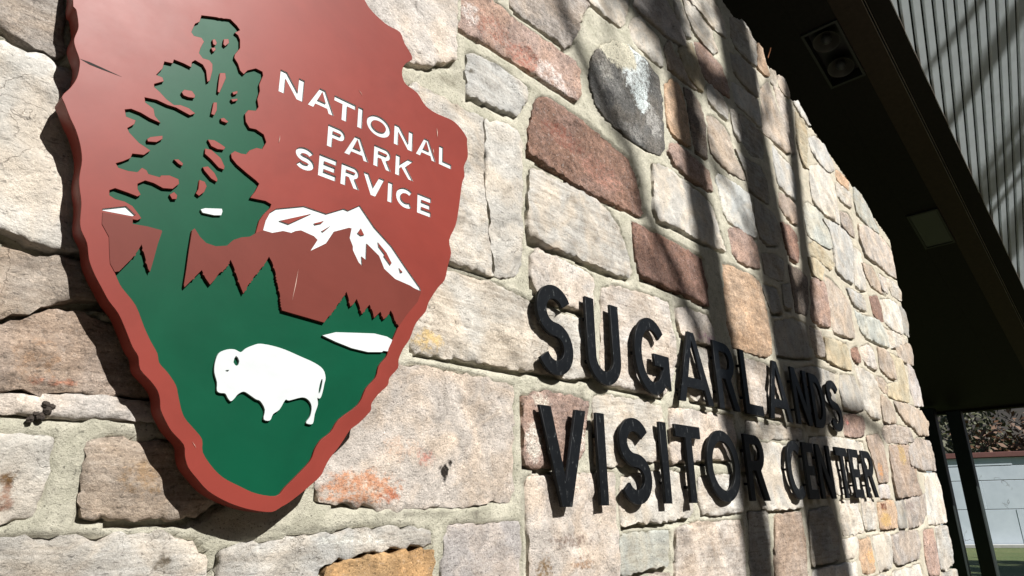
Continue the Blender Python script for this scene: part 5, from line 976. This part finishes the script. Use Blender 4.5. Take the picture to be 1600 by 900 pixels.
for i, (x, y_, hh, rd, lm, lab) in enumerate(HT):
    z0 = max(0, (x-40))*.32 - .4
    t = empty('autumn_tree', (x, y_, z0)); tag(t, lab, 'tree', 'trees behind the block wall')
    bm = bmesh.new(); bm_tube(bm, [(0, 0, 0), (.1, .05, hh*.4), (0, .1, hh*.75), (.1, .2, hh*1.1)], [.18, .14, .09, .03], 8)
    for k in range(7):
        a = k*2.4; z = hh*(.4+.08*k); e = Vector((math.cos(a)*rd*.7, math.sin(a)*rd*.7, z+rd*.5))
        bm_tube(bm, [(0, .05, z), tuple(e*.5 + Vector((0, 0, z*.5))), tuple(e)], [.06, .04, .015], 6)
    obj('trunk', bm_mesh(bm, True), M['bark'], t)
    obj('crown', leaf_cloud(Vector((0, 0, hh*.85)), rd, 2600, .16, i+3), M[lm], t)

# ---------------------------------------------------------------- trees in front of the wall (behind the camera); their shadows fall on it
def on_sun(h, v, n):      # point from which a wall point (h, v) is shaded, n metres out
    k = n/1.0; return W(h+SX*k, v+.85*k, n)
def limb(bm, pts_, n, r0, r1, seg=9):
    q = [on_sun(h, v, n + (dn if len(p_) > 2 else 0)) for p_ in pts_ for (h, v, dn) in [(p_[0], p_[1], p_[2] if len(p_) > 2 else 0)]]
    k = len(q); bm_tube(bm, q, [r0+(r1-r0)*i/(k-1) for i in range(k)], seg)
def twigs(bm, p, d, L, r, depth, rr_):
    q = [Vector(p)]; dd = Vector(d).normalized()
    for i in range(4):
        dd = (dd + Vector((rr_.gauss(0, .16), rr_.gauss(0, .16), rr_.gauss(0, .10)+.05))).normalized(); q.append(q[-1]+dd*L/4)
    bm_tube(bm, q, [r, r*.85, r*.7, r*.55, r*.35], 6)
    if depth:
        for i in (1, 2, 3, 4):
            nd = (dd + Vector((rr_.gauss(0, .6), rr_.gauss(0, .6), rr_.gauss(0, .4)))).normalized()
            twigs(bm, q[i], nd, L*.55, r*.5, depth-1, rr_)
def front_tree(h, n, r, hh, lean, lab, seed, extra_=(), ntw=0, crown_from=10.5):
    base = Vector((h + SX*n, -n, 0)); t = empty('bare_tree', base); tag(t, lab, 'tree', 'bare trees in front of the wall')
    bm = bmesh.new(); q = []; rr_ = random.Random(seed)
    for i in range(9):
        z = hh*i/8; q.append(Vector((lean*(6.5-z)/6.0, 0, z)))
    bm_tube(bm, q, [r*(1.35 if i == 0 else 1.0)*(1-.055*i) for i in range(9)], 14)
    obj('trunk', bm_mesh(bm, True), M['bark'], t)
    bm = bmesh.new()
    for k in range(9):
        z = crown_from + (hh-crown_from)*k/9; a = rr_.uniform(0, 6.28)
        twigs(bm, Vector((lean*(6.5-z)/6.0, 0, z)), (math.cos(a), math.sin(a), .7), rr_.uniform(2.2, 3.4), r*.4, 2, rr_)
    obj('crown', bm_mesh(bm, True), M['bark'], t)
    for k in range(ntw):
        v0 = rr_.uniform(-.1, 2.9); hx = (h - lean*(1.6+v0+.85*n-6.5)/6.0) ; sd = rr_.choice((-1, 1)); an = rr_.uniform(.5, 1.3)
        L_ = rr_.uniform(.35, .95); pp = [(hx, v0, 0)]; hh_, vv_ = hx, v0
        for i in range(5):
            an += rr_.gauss(0, .22); hh_ += sd*math.cos(an)*L_/5; vv_ += math.sin(an)*L_/5; pp.append((hh_, vv_, rr_.uniform(-.5, .5)))
        bm = bmesh.new(); r0 = rr_.uniform(.016, .034); limb(bm, pp, n, r0, r0*.45, 6)
        for q_ in (2, 3, 4):
            a_ = an + rr_.choice((-1, 1))*rr_.uniform(.4, .9); l2 = L_*.4
            limb(bm, [pp[q_], (pp[q_][0]+sd*math.cos(a_)*l2*.5, pp[q_][1]+math.sin(a_)*l2*.5, .2), (pp[q_][0]+sd*math.cos(a_)*l2, pp[q_][1]+math.sin(a_)*l2, .3)], n, r0*.5, r0*.25, 5)
        me = bm_mesh(bm, True); me.transform(Matrix.Translation(-base)); obj('branch', me, M['bark'], t)
    for pts_, nn, r0, r1 in extra_:
        bm = bmesh.new(); limb(bm, pts_, nn, r0, r1)
        me = bm_mesh(bm, True); me.transform(Matrix.Translation(-base)); obj('branch', me, M['bark'], t)
front_tree(2.76, 7.5, .155, 17, .60, 'slim bare tree in front of the wall, the middle one', 14, TREE2_BR, 6)
front_tree(3.50, 8.0, .285, 19, .50, 'thickest bare tree in front of the wall', 5, TREE3_BR, 20)
front_tree(7.6, 8.5, .12, 16, .02, 'bare tree standing to the right in front of the wall', 8, TREE4_BR)

# unseen evergreens added so their crowns block sky light from overhead
for i, (x, n_, hh, rd, lab) in enumerate(((-2.8, 4.6, 18, 4.8, 'tall evergreen added to the left in front of the wall to block sky light'), (11.5, 5.0, 19.5, 5.0, 'tall evergreen added to the right in front of the porch to block sky light'), (-.1, 8.5, 22.5, 5.0, 'tallest evergreen, added behind the viewpoint to block sky light'))):
    t = empty('sky_block_tree', (x, -n_, 0)); tag(t, lab, 'tree', 'evergreens added to block sky light')
    bm = bmesh.new(); bm_tube(bm, [(0, 0, 0), (0, 0, hh*.5), (0, 0, hh)], [.35, .25, .08], 12); obj('trunk', bm_mesh(bm, True), M['bark'], t)
    obj('crown', leaf_cloud(Vector((0, 0, hh*.86)), rd, 7000, .42, 40+i, Vector((x, -n_, 0))), simple('evergreen_needles', (.03, .045, .02), .8, .3, 2), t)

# unseen ring of foliage added to close off low sky light
r_ = random.Random(77); v = []; f = []
for k in range(34000):
    a = r_.uniform(-2.75, 2.75)                       # angle round the wall front, 0 = straight out
    d = r_.uniform(24, 40) if abs(a) < 1.0 else r_.uniform(11, 28)
    x = 2.5 + math.sin(a)*d; y_ = -1.0 - math.cos(a)*d
    top = 19 if abs(a) < 1.0 else 24
    top *= .82 + .25*noise.noise(Vector((x*.13, y_*.13, 4)))
    if x > 12 and y_ > -12: continue
    if y_ > 4: continue
    z = r_.uniform(0, 1)**.8*top
    q = Vector((x, y_, z))
    if not clear_of_sun(q): continue
    n1 = Vector((r_.uniform(-1, 1), r_.uniform(-1, 1), r_.uniform(-1, 1))).normalized(); n2 = n1.orthogonal().normalized(); s = r_.uniform(.5, 1.0)
    i = len(v); v += [q-n1*s, q+n2*s*.7, q+n1*s, q-n2*s*.7]; f.append((i, i+1, i+2, i+3))
o = obj('sky_block_woods', mesh_from(v, f), simple('sky_block_leaf', (.045, .055, .022), .8, .4, .3)); o['kind'] = 'stuff'

# ---------------------------------------------------------------- small things
bm = bmesh.new(); rr_ = random.Random(4)
for (dx, dy, r) in ((0, 0, .006), (.007, .010, .007), (.004, .019, .006), (-.012, -.004, .005), (.012, .016, .005), (-.006, .004, .004)):
    k = bmesh.ops.create_icosphere(bm, subdivisions=2, radius=r, matrix=Matrix.Translation((dx, -.001, dy)))
for v_ in bm.verts: v_.co += Vector((rr_.gauss(0, .0007), rr_.gauss(0, .0007), rr_.gauss(0, .0007)))
o = obj('mud_clump', bm_mesh(bm), M['mud'], None, W(*MUD, .001)); tag(o, 'small dark clump of mud stuck in the joint left of the sign', 'mud')
bm = bmesh.new()
lf = [(.6*a_, .6*b_) for a_, b_ in [(0, 0), (.035, .02), (.03, .045), (.055, .05), (.05, .085), (.0, .12), (-.045, .085), (-.055, .05), (-.03, .04), (-.035, .015)]]
vv = [bm.verts.new((x, .012*math.sin(x*60), y)) for x, y in lf]; cc = bm.verts.new((0, .006, .033))
for i in range(len(vv)): bm.faces.new((vv[i], vv[(i+1) % len(vv)], cc))
o = obj('dead_leaf', bm_mesh(bm), M['leafdead'], None, W(*LEAF, .004), (.3, .5, .3)); tag(o, 'curled red brown dead leaf caught on the top edge of the stone wall', 'leaf')
